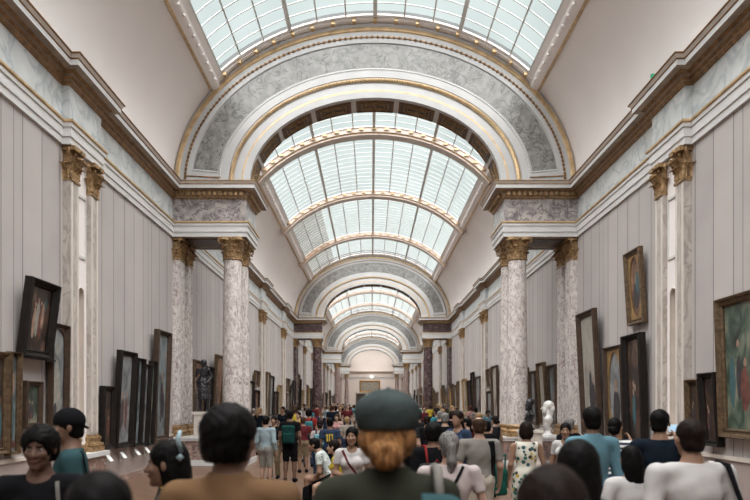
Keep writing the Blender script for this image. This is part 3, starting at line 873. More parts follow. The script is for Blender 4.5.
# --- left wall before the first arch
pl(-14, 9, 351, 455, 'fr_gold', 'dark', 'gilt framed dark painting cut by the left edge of the picture', fw=0.10, dep=0.12, tilt=1, figs=[(0.1, 0.5, 0.12, 0.25, RD), (-0.1, 0.3, 0.1, 0.2, DK), (0.2, 0.3, 0.1, 0.2, TL)])
pl(10, 20.5, 352, 455, 'fr_gold', 'blue', 'narrow gilt framed painting with blue tones below the big tilted dark frame', fw=0.06, dep=0.12, tilt=1, figs=[(0.0, 0.35, 0.14, 0.22, TL), (0.05, 0.7, 0.12, 0.1, F1), (0.1, 0.1, 0.2, 0.04, RD)])
b_ = pl(21.5, 50, 280, 357, 'fr_dark', 'dark', 'big black framed group of pale figures hung high and tilted forward above the smaller frames', fw=0.13, dep=0.16, tilt=7, shelf=True,
        figs=[(-0.14, 0.45, 0.06, 0.2, F1), (-0.04, 0.5, 0.07, 0.24, WH), (0.06, 0.46, 0.06, 0.22, RD), (0.13, 0.55, 0.05, 0.18, F1), (0.2, 0.72, 0.04, 0.08, TL), (-0.05, 0.74, 0.03, 0.035, F1), (0.05, 0.71, 0.03, 0.03, F1), (-0.15, 0.68, 0.03, 0.03, F1)])
pl(27.5, 43.5, 381, 428, 'fr_brown', 'green', 'small brown framed painting hung under the big tilted dark frame', fw=0.09, dep=0.10, tilt=1)
pl(51.5, 68, 324, 448, 'fr_brown', 'grey', 'tall brown framed arched picture of a pale standing figure beside the near left pilaster', fw=0.06, dep=0.12, tilt=1, shape='arch',
   figs=[(0, 0.42, 0.20, 0.30, WH), (0, 0.8, 0.09, 0.06, WH), (-0.1, 0.25, 0.12, 0.12, DK)])
for p, t in ((63, 'white label card on the wall below the tall arched picture of a pale figure'),): card('left', LW(p), 0.72, t)
# --- left wall between the near pilasters and the first arch
pl(103, 114, 386, 449, 'fr_dark', 'dark', 'low black framed painting first beyond the near left pilasters', fw=0.10, dep=0.14, tilt=1)
pl(116, 131.5, 351, 447, 'fr_dark', 'grey', 'tall black framed painting with a pale grey scene, second beyond the near left pilasters', fw=0.11, dep=0.15, tilt=3)
pl(133, 140.5, 358, 446, 'fr_dark', 'blue', 'slim black framed painting third beyond the near left pilasters', fw=0.07, dep=0.15, tilt=3)
pl(141.2, 147.2, 364, 445, 'fr_dark', 'grey', 'slim black framed painting fourth beyond the near left pilasters', fw=0.06, dep=0.13, tilt=3)
pl(148, 153, 361, 445, 'fr_dark', 'green', 'slim black framed painting fifth beyond the near left pilasters', fw=0.05, dep=0.13, tilt=3)
pl(154, 167, 331, 440, 'fr_brown', 'blue', 'tall bronze framed pale painting next to the first left arch plinth', fw=0.12, dep=0.16, tilt=2)
for p, t in ((109, 'first'), (123, 'second'), (137, 'third'), (147, 'fourth')): card('left', LW(p), 0.80, 'white label card, %s beyond the near left pilasters' % t)
# --- right wall before the near pilasters
painting('right', 8.4, 10.70, 1.27, 3.62, 'fr_gold', 'green', 'large painting of figures in a carved gilt frame at the right edge of the picture', fw=0.15, dep=0.16, tilt=2,
         figs=[(-0.36, 0.40, 0.035, 0.18, TL), (-0.28, 0.42, 0.03, 0.16, DK), (-0.28, 0.66, 0.018, 0.03, F1), (-0.21, 0.34, 0.05, 0.16, RD), (-0.2, 0.53, 0.02, 0.03, F1), (-0.08, 0.5, 0.06, 0.3, DK), (-0.06, 0.3, 0.05, 0.1, F1), (0.2, 0.5, 0.1, 0.25, TL)])
pr(703, 719, 372, 446, 'fr_dark', 'dark', 'black framed painting leaning between the large gilt frame and the small gilt one', fw=0.10, dep=0.14, tilt=4)
pr(686.5, 700, 379, 432, 'fr_gold', 'dark', 'small gilt framed painting just nearer than the right-hand pilasters', fw=0.09, dep=0.13, tilt=2)
for p, t in ((709, 'farther'), (727, 'nearer')): card('right', RW(p), 0.90, '%s of the two white label cards under the paintings at the right edge' % t)
# --- right wall between the near pilasters and the first arch
pr(627.5, 643, 250, 324, 'fr_gold', 'warm', 'gilt framed oval portrait hung highest on the right wall', fw=0.12, dep=0.12, tilt=3.5, shape='oval',
   figs=[(0.0, 0.4, 0.2, 0.18, DK), (0, 0.6, 0.07, 0.07, F1), (0.1, 0.55, 0.1, 0.16, TL)])
pr(627, 645, 334, 447, 'fr_dark', 'dark', 'tall black framed painting directly below the gilt oval portrait', fw=0.12, dep=0.18, tilt=2)
pr(607, 624, 346, 445, 'fr_brown', 'grey', 'brown framed oval portrait in grey tones, lower row of the right wall', fw=0.09, dep=0.14, tilt=2, shape='oval',
   figs=[(0.0, 0.38, 0.2, 0.18, DK), (0, 0.6, 0.08, 0.07, F1)])
pr(583, 600, 311, 436, 'fr_brown', 'pale', 'tall brown framed pale painting closest to the first right-hand arch column', fw=0.16, dep=0.15, tilt=3)
for p, t in ((612, 'brown framed oval portrait'), (640, 'tall black frame on the right wall')): card('right', RW(p), 0.85, 'white label card under the ' + t)
# --- beyond the arches: long rows on both walls
rnd = random.Random(11)
ORDW = ['first', 'second', 'third', 'fourth', 'fifth', 'sixth', 'seventh', 'eighth', 'ninth', 'tenth', 'eleventh', 'twelfth', 'thirteenth', 'fourteenth', 'fifteenth', 'sixteenth', 'seventeenth', 'eighteenth', 'nineteenth', 'twentieth']
FN = {'fr_gold': 'gilt', 'fr_bright': 'bright gilt', 'fr_brown': 'brown', 'fr_dark': 'black'}
for bi in (1, 2, 3):
    y0, y1 = BAYS[bi]
    marks = [y0 + 0.15] + [v for c in pairs_of(bi) for v in (c - PH - 0.15, c + PH + 0.15)] + [y1 - 0.1]
    for side in ('left', 'right'):
        k = 0
        for s in range(0, len(marks), 2):
            y = marks[s]
            while True:
                w = rnd.uniform(0.75, 1.7) if bi < 3 else rnd.uniform(1.2, 2.2)
                if bi == 1 and side == 'right' and s == 0: w = rnd.uniform(0.7, 1.0)
                if y + w > marks[s + 1]: break
                h = rnd.uniform(1.3, 2.6); zb = rnd.uniform(1.05, 1.25)
                fr = rnd.choice(['fr_dark', 'fr_dark', 'fr_brown', 'fr_gold', 'fr_gold', 'fr_bright'])
                if bi == 1 and side == 'right' and s == 0: h = rnd.uniform(1.9, 2.2); fr = rnd.choice(['fr_gold', 'fr_brown'])
                pa = rnd.choice(list(PAL)); k += 1
                rot = ORDW[min(k - 1, 19)]
                painting(side, y, y + w, zb, zb + h, fr, pa, '%s framed %s painting, %s along the %s wall beyond the %s arch' % (FN[fr], {'dark': 'very dark', 'blue': 'bluish', 'grey': 'grey', 'warm': 'warm red', 'green': 'green', 'pale': 'pale'}[pa], rot, side, ORD[bi - 1]),
                         'paintings beyond the %s arch' % ORD[bi - 1], fw=0.11, dep=0.14, tilt=rnd.uniform(1, 4))
                if h < 1.6 and bi < 3 and rnd.random() < 0.5:
                    k += 1; h2 = rnd.uniform(0.8, 1.2)
                    painting(side, y + 0.05, y + w - 0.05, zb + h + 0.15, zb + h + 0.15 + h2, 'fr_gold', 'dark', 'gilt framed painting in the upper row, %s along %s wall beyond the %s arch' % (ORDW[min(k - 1, 19)], side, ORD[bi - 1]),
                             'paintings beyond the %s arch' % ORD[bi - 1], fw=0.10, dep=0.14, tilt=5)
                y += w + rnd.uniform(0.12, 0.5)
# big picture on the far end wall
root = empty('painting', (-0.35, Y_END, 3.95)); root.rotation_euler = (0, 0, 0)
tag(root, 'wide pale painting in a tan frame high on the far end wall', 'painting')
f = MB(); x, h, dep, fw = 2.1, 2.5, 0.15, 0.35
f.arcsweep([rect_ring(x - i, i, h - i, 4, y) for i, y in [(0, 0), (0, -0.1), (0.1, -0.15), (0.25, -0.08), (0.35, -0.08), (0.35, -0.02)]], 0)
f.build('frame', 'fr_bright', root); c = MB(); c.box(-1.8, 1.8, -0.04, 0, 0.3, 2.2); c.build('canvas', 'cv_pale', root)
lm = tag(empty('picture_light', (0.0, Y_END, 7.2)), 'small bright lamp above the far picture', 'lamp')
m, nt, b = new_mat('lit_lamp'); b.inputs['Emission Color'].default_value = (1, 0.95, 0.85, 1); b.inputs['Emission Strength'].default_value = 2.5; M['lit'] = m
c = MB(); c.lathe([(0, -0.3), (0.25, -0.2), (0.3, 0), (0.2, 0.15), (0, 0.2)], (0, -0.55, 0), 12); c.build('bulb', 'lit', lm, smooth='full')
c = MB(); c.tube([(0, -0.5, 0.1), (0, -0.3, 0.35), (0, 0.0, 0.35)], 0.04, 6); c.build('lamp_arm', 'bar', lm)
# ================================================================== BODIES: implicit surfaces turned into one mesh each
class Field:
    def __init__(s, lo, hi, h):
        s.lo = np.array(lo, float); s.h = h
        s.n = np.ceil((np.array(hi) - s.lo) / h).astype(int) + 2
        s.F = np.full(tuple(s.n), 0.5, np.float32)
        s.ax = [s.lo[i] + h * np.arange(s.n[i]) for i in range(3)]
    def _sub(s, lo, hi):
        a = np.maximum(np.floor((np.array(lo) - s.lo) / s.h).astype(int), 0); b = np.minimum(np.ceil((np.array(hi) - s.lo) / s.h).astype(int) + 1, s.n)
        if np.any(b <= a): return None, None
        sl = tuple(slice(a[i], b[i]) for i in range(3))
        X, Y, Z = np.meshgrid(s.ax[0][sl[0]], s.ax[1][sl[1]], s.ax[2][sl[2]], indexing='ij', sparse=True)
        return sl, (X, Y, Z)
    def put(s, lo, hi, fn, k=0.03, op='+', clips=()):
        m = 0.05 + k
        sl, P = s._sub(np.array(lo) - m, np.array(hi) + m)
        if sl is None: return
        d = fn(*P)
        for q, n in clips:
            d = np.maximum(d, (P[0] - q[0]) * n[0] + (P[1] - q[1]) * n[1] + (P[2] - q[2]) * n[2])
        A = s.F[sl]
        if op == '+':
            if k > 0:
                hh = np.maximum(k - np.abs(A - d), 0) / k; s.F[sl] = np.minimum(A, d) - hh * hh * k * 0.25
            else: s.F[sl] = np.minimum(A, d)
        else:
            d = -d
            if k > 0:
                hh = np.maximum(k - np.abs(A - d), 0) / k; s.F[sl] = np.maximum(A, d) + hh * hh * k * 0.25
            else: s.F[sl] = np.maximum(A, d)
    def cap(s, a, b, ra, rb=None, k=0.03, op='+', clips=()):
        rb = ra if rb is None else rb
        a = np.array(a, float); b = np.array(b, float); d = b - a; L2 = float(d @ d) + 1e-9; r = max(ra, rb)
        def fn(X, Y, Z):
            t = np.clip(((X - a[0]) * d[0] + (Y - a[1]) * d[1] + (Z - a[2]) * d[2]) / L2, 0, 1)
            return np.sqrt((X - a[0] - t * d[0]) ** 2 + (Y - a[1] - t * d[1]) ** 2 + (Z - a[2] - t * d[2]) ** 2) - (ra + (rb - ra) * t)
        s.put(np.minimum(a, b) - r, np.maximum(a, b) + r, fn, k, op, clips)
    def ell(s, c, r, Rm=None, k=0.03, op='+', clips=()):
        c = np.array(c, float); r = np.array(r, float); Rm = np.eye(3) if Rm is None else Rm
        def fn(X, Y, Z):
            x, y, z = X - c[0], Y - c[1], Z - c[2]
            l = [(x * Rm[0, i] + y * Rm[1, i] + z * Rm[2, i]) for i in range(3)]
            k0 = np.sqrt(sum((l[i] / r[i]) ** 2 for i in range(3))); k1 = np.sqrt(sum((l[i] / r[i] ** 2) ** 2 for i in range(3))) + 1e-6
            return k0 * (k0 - 1) / k1
        e = r if Rm is None else np.abs(Rm) @ r
        s.put(c - e, c + e, fn, k, op, clips)
    def rbox(s, c, r, rad, Rm=None, k=0.0, op='+'):
        c = np.array(c, float); r = np.array(r, float); Rm = np.eye(3) if Rm is None else Rm
        def fn(X, Y, Z):
            x, y, z = X - c[0], Y - c[1], Z - c[2]
            q = [np.abs(x * Rm[0, i] + y * Rm[1, i] + z * Rm[2, i]) - (r[i] - rad) for i in range(3)]
            return np.sqrt(sum(np.maximum(v, 0) ** 2 for v in q)) + np.minimum(np.maximum(np.maximum(q[0], q[1]), q[2]), 0) - rad
        e = np.abs(Rm) @ r
        s.put(c - e, c + e, fn, k, op)
    def clip(s, q, n):
        X, Y, Z = np.meshgrid(*s.ax, indexing='ij', sparse=True)
        s.F = np.maximum(s.F, ((X - q[0]) * n[0] + (Y - q[1]) * n[1] + (Z - q[2]) * n[2]).astype(np.float32))
    def ripple(s, amp, f, seed=0.0):
        X, Y, Z = np.meshgrid(*s.ax, indexing='ij', sparse=True)
        w = np.sin(X * f + 3 * np.sin(Z * f * 0.35 + seed)) * np.sin(Z * f * 0.8 + 2 * np.sin(Y * f * 0.6 + X * f * 0.4 + seed * 2))
        s.F = s.F + (amp * w).astype(np.float32)
    def mesh(s, name, mats, parent=None, scale=1.0, matfn=None):
        F = s.F; F[0], F[-1] = 0.5, 0.5; F[:, 0], F[:, -1] = 0.5, 0.5; F[:, :, 0], F[:, :, -1] = 0.5, 0.5
        S = F < 0
        cnt = np.zeros(tuple(np.array(S.shape) - 1), np.int8)
        offs = [(i, j, k) for i in (0, 1) for j in (0, 1) for k in (0, 1)]
        for i, j, k in offs: cnt += S[i:S.shape[0] - 1 + i, j:S.shape[1] - 1 + j, k:S.shape[2] - 1 + k]
        I = np.argwhere((cnt > 0) & (cnt < 8))
        me = bpy.data.meshes.new(name)
        if len(I):
            idx = -np.ones(cnt.shape, np.int64); idx[I[:, 0], I[:, 1], I[:, 2]] = np.arange(len(I))
            pos = np.zeros((len(I), 3)); num = np.zeros(len(I))
            for a in offs:
                for ax in range(3):
                    if a[ax]: continue
                    b = list(a); b[ax] = 1
                    fa = F[I[:, 0] + a[0], I[:, 1] + a[1], I[:, 2] + a[2]]; fb = F[I[:, 0] + b[0], I[:, 1] + b[1], I[:, 2] + b[2]]
                    m = (fa < 0) != (fb < 0); t = np.where(m, fa / np.where(m, fa - fb, 1), 0)
                    for c in range(3): pos[:, c] += np.where(m, a[c] + (t if c == ax else 0), 0)
                    num += m
            V = (I + pos / num[:, None]) * s.h + s.lo
            quads = []
            for ax in range(3):
                o1, o2 = (ax + 1) % 3, (ax + 2) % 3
                sa = [slice(None)] * 3; sb = [slice(None)] * 3; sa[ax] = slice(0, -1); sb[ax] = slice(1, None)
                E = np.argwhere(S[tuple(sa)] != S[tuple(sb)])
                if not len(E): continue
                ins = S[E[:, 0], E[:, 1], E[:, 2]]
                q = []
                for d1, d2 in ((-1, -1), (0, -1), (0, 0), (-1, 0)):
                    C = E.copy(); C[:, o1] += d1; C[:, o2] += d2; q.append(idx[C[:, 0], C[:, 1], C[:, 2]])
                q = np.stack(q, 1); q[~ins] = q[~ins][:, ::-1]
                quads.append(q)
            Q = np.concatenate(quads)
            V = V * scale
            me.vertices.add(len(V)); me.vertices.foreach_set('co', V.astype(np.float32).ravel())
            me.loops.add(len(Q) * 4); me.loops.foreach_set('vertex_index', Q.astype(np.int32).ravel())
            me.polygons.add(len(Q)); me.polygons.foreach_set('loop_start', np.arange(0, len(Q) * 4, 4, dtype=np.int32))
            try: me.polygons.foreach_set('loop_total', np.full(len(Q), 4, np.int32))
            except Exception: pass
            me.polygons.foreach_set('use_smooth', np.ones(len(Q), bool))
            me.update(calc_edges=True)
        for m in (mats if isinstance(mats, (list, tuple)) else [mats]): me.materials.append(M[m] if isinstance(m, str) else m)
        if matfn is not None and len(I):
            cen = V[Q].mean(1) / scale
            me.polygons.foreach_set('material_index', matfn(cen).astype(np.int32))
        o = bpy.data.objects.new(name, me); COL.objects.link(o)
        if parent: o.parent = parent
        return o

def skin_m(name, c): M[name] = simple(name, mul(c, 0.64), 0.55, 0.08, 12, bs=0.08, bscale=150, spec=0.25)
skin_m('skin_light', (0.50, 0.32, 0.24)); skin_m('skin_mid', (0.36, 0.21, 0.14)); skin_m('skin_dark', (0.15, 0.08, 0.055)); skin_m('skin_brown', (0.23, 0.13, 0.09))
def hair_m(name, c, c2=None):
    m, nt, b = new_mat(name)
    v = coords(nt, (90, 90, 10)); n = node(nt, 'ShaderNodeTexNoise', Scale=1.0, Detail=3.0, Distortion=0.6); nt.links.new(v, n.inputs['Vector'])
    nt.links.new(ramp(nt, n.outputs[0], [(0.35, mul(c, 0.6)), (0.65, c2 or mul(c, 1.5))]), b.inputs['Base Color'])
    b.inputs['Roughness'].default_value = 0.55; b.inputs['Specular IOR Level'].default_value = 0.06; bump(nt, b, n.outputs[0], 0.6, 0.004)
    M[name] = m
hair_m('hair_black', (0.004, 0.0035, 0.0035)); hair_m('hair_dark', (0.010, 0.0065, 0.0055)); hair_m('hair_brown', (0.035, 0.02, 0.013))
hair_m('hair_auburn', (0.055, 0.022, 0.015)); hair_m('hair_ginger', (0.14, 0.06, 0.024), (0.34, 0.17, 0.07)); hair_m('hair_grey', (0.09, 0.085, 0.08), (0.21, 0.20, 0.19)); hair_m('hair_blond', (0.20, 0.13, 0.07))
def cloth_m(name, c, var=0.10, rough=0.9): M[name] = simple(name, mul(c, 0.66), rough, var, 5, bs=0.12, bscale=220, spec=0.06)
for nme, c in {'white': (0.62, 0.60, 0.59), 'black': (0.010, 0.010, 0.012), 'navy': (0.010, 0.016, 0.026), 'teal': (0.036, 0.084, 0.094), 'turquoise': (0.05, 0.22, 0.25),
               'blue': (0.13, 0.26, 0.32), 'lightblue': (0.34, 0.44, 0.48), 'grey': (0.27, 0.255, 0.23), 'stone': (0.38, 0.34, 0.29), 'red': (0.30, 0.035, 0.035), 'maroon': (0.13, 0.025, 0.03),
               'pink': (0.55, 0.30, 0.29), 'yellow': (0.62, 0.47, 0.06), 'tan': (0.20, 0.115, 0.06), 'dgreen': (0.012, 0.055, 0.05), 'olive': (0.040, 0.042, 0.030), 'khaki': (0.25, 0.19, 0.12), 'denim': (0.035, 0.055, 0.10),
               'green': (0.02, 0.12, 0.09), 'cream': (0.56, 0.50, 0.42), 'purple': (0.10, 0.05, 0.12), 'charcoal': (0.025, 0.025, 0.028), 'palepink': (0.55, 0.47, 0.46)}.items():
    cloth_m('c_' + nme, c)
M['beret'] = simple('grey_green_wool_beret', (0.038, 0.050, 0.050), 0.95, 0.25, 8, bs=0.5, bscale=120, spec=0.1)
M['eye'] = simple('eye_white', (0.20, 0.185, 0.17), 0.2, 0.02, 5, bs=0); M['iris'] = simple('dark_iris', (0.02, 0.012, 0.01), 0.1, 0.02, 5, bs=0)
M['lips'] = simple('lips', (0.16, 0.065, 0.055), 0.4, 0.05, 9, bs=0)
M['skin_iron'] = M['bronze']
def stripes_m():
    m, nt, b = new_mat('navy_and_white_stripes'); tc = node(nt, 'ShaderNodeTexCoord'); sp = node(nt, 'ShaderNodeSeparateXYZ'); nt.links.new(tc.outputs['Object'], sp.inputs[0])
    a = node(nt, 'ShaderNodeMath', operation='MULTIPLY'); nt.links.new(sp.outputs['Z'], a.inputs[0]); a.inputs[1].default_value = 18
    f = node(nt, 'ShaderNodeMath', operation='FRACT'); nt.links.new(a.outputs[0], f.inputs[0])
    nt.links.new(ramp(nt, f.outputs[0], [(0.48, (0.02, 0.03, 0.06)), (0.52, (0.6, 0.6, 0.58))]), b.inputs['Base Color']); b.inputs['Roughness'].default_value = 0.85
    M['c_stripes'] = m
stripes_m()
def floral_m(name, base, cols, scale, thr=0.36):
    m, nt, b = new_mat(name); v = coords(nt)
    vo = node(nt, 'ShaderNodeTexVoronoi', Scale=scale); nt.links.new(v, vo.inputs['Vector'])
    sp = node(nt, 'ShaderNodeSeparateColor'); nt.links.new(vo.outputs['Color'], sp.inputs[0])
    r = ramp(nt, sp.outputs[0], [(i / len(cols), c) for i, c in enumerate(cols)])
    r.node.color_ramp.interpolation = 'CONSTANT'
    lt = node(nt, 'ShaderNodeMath', operation='LESS_THAN'); nt.links.new(vo.outputs['Distance'], lt.inputs[0]); lt.inputs[1].default_value = thr
    mx = node(nt, 'ShaderNodeMixRGB'); nt.links.new(lt.outputs[0], mx.inputs[0]); mx.inputs[1].default_value = (*base, 1); nt.links.new(r, mx.inputs[2])
    nt.links.new(mx.outputs[0], b.inputs['Base Color']); b.inputs['Roughness'].default_value = 0.85
    M[name] = m
floral_m('c_leafprint', (0.55, 0.53, 0.46), [(0.55, 0.53, 0.46), (0.02, 0.14, 0.11), (0.03, 0.03, 0.03), (0.55, 0.53, 0.46), (0.40, 0.28, 0.05), (0.02, 0.08, 0.08)], 17, 0.46)
floral_m('c_yellowfloral', (0.012, 0.012, 0.012), [(0.55, 0.38, 0.02), (0.6, 0.45, 0.05), (0.012, 0.012, 0.012)], 16, 0.36)
floral_m('c_palepattern', (0.42, 0.46, 0.44), [(0.10, 0.16, 0.16), (0.42, 0.46, 0.44), (0.25, 0.3, 0.3), (0.6, 0.6, 0.57)], 22, 0.4)
floral_m('c_bluepattern', (0.10, 0.25, 0.29), [(0.04, 0.1, 0.14), (0.3, 0.45, 0.45), (0.05, 0.2, 0.25)], 18, 0.4)
floral_m('c_spotted', (0.02, 0.02, 0.022), [(0.5, 0.5, 0.48), (0.02, 0.02, 0.022), (0.3, 0.3, 0.3)], 30, 0.25)

def rotm(yaw=0, pitch=0, roll=0):
    return np.array(Euler((R(pitch), R(roll), R(yaw)), 'XYZ').to_matrix())
HAIR_WORD = {'hair_black': 'black', 'hair_dark': 'dark', 'hair_brown': 'brown', 'hair_auburn': 'auburn', 'hair_ginger': 'ginger', 'hair_grey': 'grey', 'hair_blond': 'blond'}
def make_person(loc, rz, H=1.72, female=False, skin='skin_mid', hair='short', hair_mat='hair_dark', top='c_white', sleeve=0.55, bottom='c_denim', kind='trousers', shoes='black',
                res=0.010, head_yaw=0, head_pitch=0, lean=0, sit=False, arm_l=None, arm_r=None, eyes=False, build=1.0, top_name='t_shirt', collar=False, neck=1.40, hat=None, walk=0.0, dress=False, seat=0.46, knee_in=0.0):
    s = H / 1.72
    f = female
    bw = build * (0.92 if f else 1.0)
    # torso frame
    base = np.array([0, 0, 0.93]); Rt = rotm(0, -lean)
    if sit: pel = np.array([0, 0, seat / s + 0.10])
    else: pel = base
    def T(p): return Rt @ (np.array(p, float) - base) + pel
    lo, hi = np.array([-0.42, -0.38, -0.02]), np.array([0.42, 0.42, 1.78])
    for arm in (arm_l, arm_r):
        if arm:
            for q in arm:
                q = T(q); lo = np.minimum(lo, q - 0.22); hi = np.maximum(hi, q + 0.22)
    if sit or lean: lo[1] -= 0.1; hi[1] += 0.45
    shx = 0.165 if f else 0.185
    sh = {-1: (-shx * build, 0, 1.375), 1: (shx * build, 0, 1.375)}
    arms = {-1: arm_l or ((-0.235 * build, -0.03, 1.10), (-0.245 * build, 0.06, 0.87)), 1: arm_r or ((0.235 * build, -0.03, 1.10), (0.245 * build, 0.06, 0.87))}
    hipx = 0.085
    legs = {}
    for q in (-1, 1):
        if sit:
            ky = 0.43; kz = seat / s + 0.07
            legs[q] = (np.array([q * hipx, 0.0, pel[2] - 0.02]), np.array([q * (0.12 - knee_in), ky, kz]), np.array([q * (0.11 - knee_in), ky + 0.03 - 0.1 * (q > 0), 0.085]))
        else:
            w = walk * q
            legs[q] = (np.array([q * hipx, 0, 0.90]), np.array([q * 0.10, 0.02 + w * 0.5, 0.485]), np.array([q * 0.105, -0.02 + w, 0.085]))
    hc = T((0, 0.02, 1.598)); Rh = Rt @ rotm(head_yaw, -head_pitch)
    def Hd(p): return hc + Rh @ np.array(p, float)
    def torso(F, inf=0.0, nk=True, k=0.05):
        F.ell(T((0, -0.005, 1.26)), (0.150 * bw + inf, 0.105 * build + inf, 0.18 + inf), Rt, k)
        F.cap(T((-shx * 0.72, -0.01, 1.385)), T((shx * 0.72, -0.01, 1.385)), 0.055 + inf, k=k)
        F.ell(T((0, 0.0, 1.06)), ((0.115 if f else 0.135) * build + inf, 0.092 * build + inf, 0.17 + inf), Rt, k)
        F.ell(T((0, 0, 0.94)), ((0.165 if f else 0.155) * build + inf, 0.108 * build + inf, 0.13 + inf), Rt, k)
        if f:
            for q in (-1, 1): F.ell(T((q * 0.07, 0.085, 1.26)), (0.06 + inf, 0.05 + inf, 0.06 + inf), Rt, 0.03)
        if nk:
            F.cap(T((0, -0.015, 1.40)), T((0, -0.012, 1.45)), 0.078 + inf, 0.06 + inf, k=k)
    def arm(F, q, inf=0.0, upto=2.0, k=0.03):
        a, e, w = T(sh[q]), T(arms[q][0]), T(arms[q][1])
        t = 1.0 if not f else 0.86
        cl = []
        if upto <= 1: c = a + (e - a) * upto; n = (e - a) / np.linalg.norm(e - a); cl = [(c, n)]
        F.cap(a, e, 0.056 * t + inf, 0.042 * t + inf, k, clips=cl)
        if upto > 1:
            cl = []
            if upto < 2: c = e + (w - e) * (upto - 1); n = (w - e) / np.linalg.norm(w - e); cl = [(c, n)]
            F.cap(e, w, 0.042 * t + inf, 0.029 * t + inf, k, clips=cl)
        return e, w
    def leg(F, q, inf=0.0, upto=2.0, k=0.04, taper=0.0):
        a, n_, an = legs[q]; cl = []
        if upto <= 1: c = a + (n_ - a) * upto; n = (n_ - a) / np.linalg.norm(n_ - a); cl = [(c, n)]
        F.cap(a, n_, 0.088 * build + inf, 0.056 + inf, k, clips=cl)
        if upto > 1:
            cl = []
            if upto < 2: c = n_ + (an - n_) * (upto - 1); n = (an - n_) / np.linalg.norm(an - n_); cl = [(c, n)]
            F.cap(n_, an, 0.056 + inf, 0.038 + inf + taper, k, clips=cl)
            if not inf: F.ell(n_ + (an - n_) * 0.32 + np.array([0, -0.02, 0]), (0.05, 0.05, 0.12), None, 0.03)
    # ---- skin: one continuous body
    B = Field(lo, hi, res)
    torso(B, -0.004)
    for q in (-1, 1):
        e, w = arm(B, q, 0.0)
        leg(B, q)
        an = legs[q][2]
        B.cap((an[0], an[1] - 0.02, 0.045), (an[0] + q * 0.015, an[1] + 0.15, 0.03), 0.040, 0.028, 0.03)
        # hand: palm, four unequal bent fingers and an angled thumb
        d = (w - e) / np.linalg.norm(w - e)
        side = np.array([0, 1.0, 0]) if abs(d[1]) < 0.75 else np.array([-q, 0, 0.0])
        side = side - d * (side @ d); side /= np.linalg.norm(side)
        nrm = np.cross(d, side); nrm = nrm if nrm[0] * -q > 0 or abs(nrm[0]) < 0.3 else -nrm
        Rp = np.stack([side, d, nrm], 1)
        B.ell(w + d * 0.045, (0.040, 0.050, 0.017), Rp, 0.015)
        if res <= 0.012:
            for i, (o, L) in enumerate(((0.030, 0.068), (0.010, 0.078), (-0.010, 0.072), (-0.029, 0.056))):
                p0 = w + d * 0.082 + side * o; dd = d * 0.92 + nrm * 0.35; dd /= np.linalg.norm(dd)
                p1 = p0 + dd * L * 0.5; d3 = d * 0.6 + nrm * 0.8; d3 /= np.linalg.norm(d3); p2 = p1 + d3 * L * 0.5
                B.cap(p0 - d * 0.02, p1, 0.0095, 0.009, 0.004); B.cap(p1, p2, 0.009, 0.0075, 0.004)
            p0 = w + d * 0.025 + side * 0.028; p1 = p0 + (side * 0.65 + d * 0.6 + nrm * 0.3) * 0.045; p2 = p1 + (d * 0.85 + nrm * 0.3) * 0.032
            B.cap(p0, p1, 0.013, 0.011, 0.008); B.cap(p1, p2, 0.011, 0.009, 0.004)
    B.cap(T((0, -0.015, 1.42)), Hd((0, -0.025, -0.055)), 0.058 * (0.9 if f else 1), 0.052 * (0.9 if f else 1), 0.03)
    B.ell(Hd((0, -0.012, 0.028)), (0.074, 0.095, 0.088), Rh, 0.02)
    B.ell(Hd((0, 0.022, -0.03)), (0.061, 0.068, 0.082), Rh, 0.02)
    B.ell(Hd((0, 0.038, -0.078)), (0.044, 0.046, 0.040), Rh, 0.02)
    for q in (-1, 1):
        B.ell(Hd((q * 0.082, -0.006, -0.008)), (0.011, 0.020, 0.031), Rh, 0.006)
        if res <= 0.011: B.ell(Hd((q * 0.040, 0.072, -0.026)), (0.020, 0.016, 0.018), Rh, 0.02)
    if res <= 0.011:
        for q in (-1, 1): B.ell(Hd((q * 0.030, 0.094, 0.002)), (0.018, 0.014, 0.012), Rh, 0.012, '-')
        B.cap(Hd((0, 0.084, 0.004)), Hd((0, 0.108, -0.030)), 0.009, 0.014, 0.012)
        for q in (-1, 1): B.ell(Hd((q * 0.011, 0.098, -0.034)), (0.010, 0.010, 0.008), Rh, 0.006)
        B.ell(Hd((0, 0.086, -0.058)), (0.024, 0.011, 0.011), Rh, 0.012)
        B.ell(Hd((0, 0.076, -0.102)), (0.020, 0.018, 0.016), Rh, 0.02)
    root = B.mesh('person', skin, None, s)
    root.location = loc; root.rotation_euler = (0, 0, R(rz))
    xf = (s, loc, rz)
    # ---- hair
    r = min(res, 0.009) if res < 0.012 else res
    hlo = Hd((0, 0, 0)) - 0.22; hhi = Hd((0, 0, 0)) + 0.2
    if hair in ('long', 'pony', 'longstraight'): hlo[2] -= 0.25
    if hair != 'none':
        G = Field(hlo, hhi, r)
        G.ell(Hd((0, -0.020, 0.036)), (0.087, 0.103, 0.096), Rh, 0.01)
        if hair in ('short', 'balding', 'pony', 'bun', 'curly'):
            G.ell(Hd((0, -0.045, -0.035)), (0.070, 0.070, 0.068), Rh, 0.02)
        if hair == 'curly':
            G.ell(Hd((0, -0.025, 0.035)), (0.104, 0.116, 0.104), Rh, 0.01)
            G.ell(Hd((0, -0.045, -0.035)), (0.090, 0.085, 0.075), Rh, 0.03)
        if hair == 'bob':
            G.ell(Hd((0, -0.030, -0.035)), (0.100, 0.098, 0.105), Rh, 0.03)
        if hair in ('long', 'longstraight'):
            G.ell(Hd((0, -0.045, -0.05)), (0.096, 0.085, 0.12), Rh, 0.03)
            G.ell(Hd((0, -0.085, -0.17)), (0.085, 0.045, 0.16 if hair == 'long' else 0.2), Rh, 0.03)
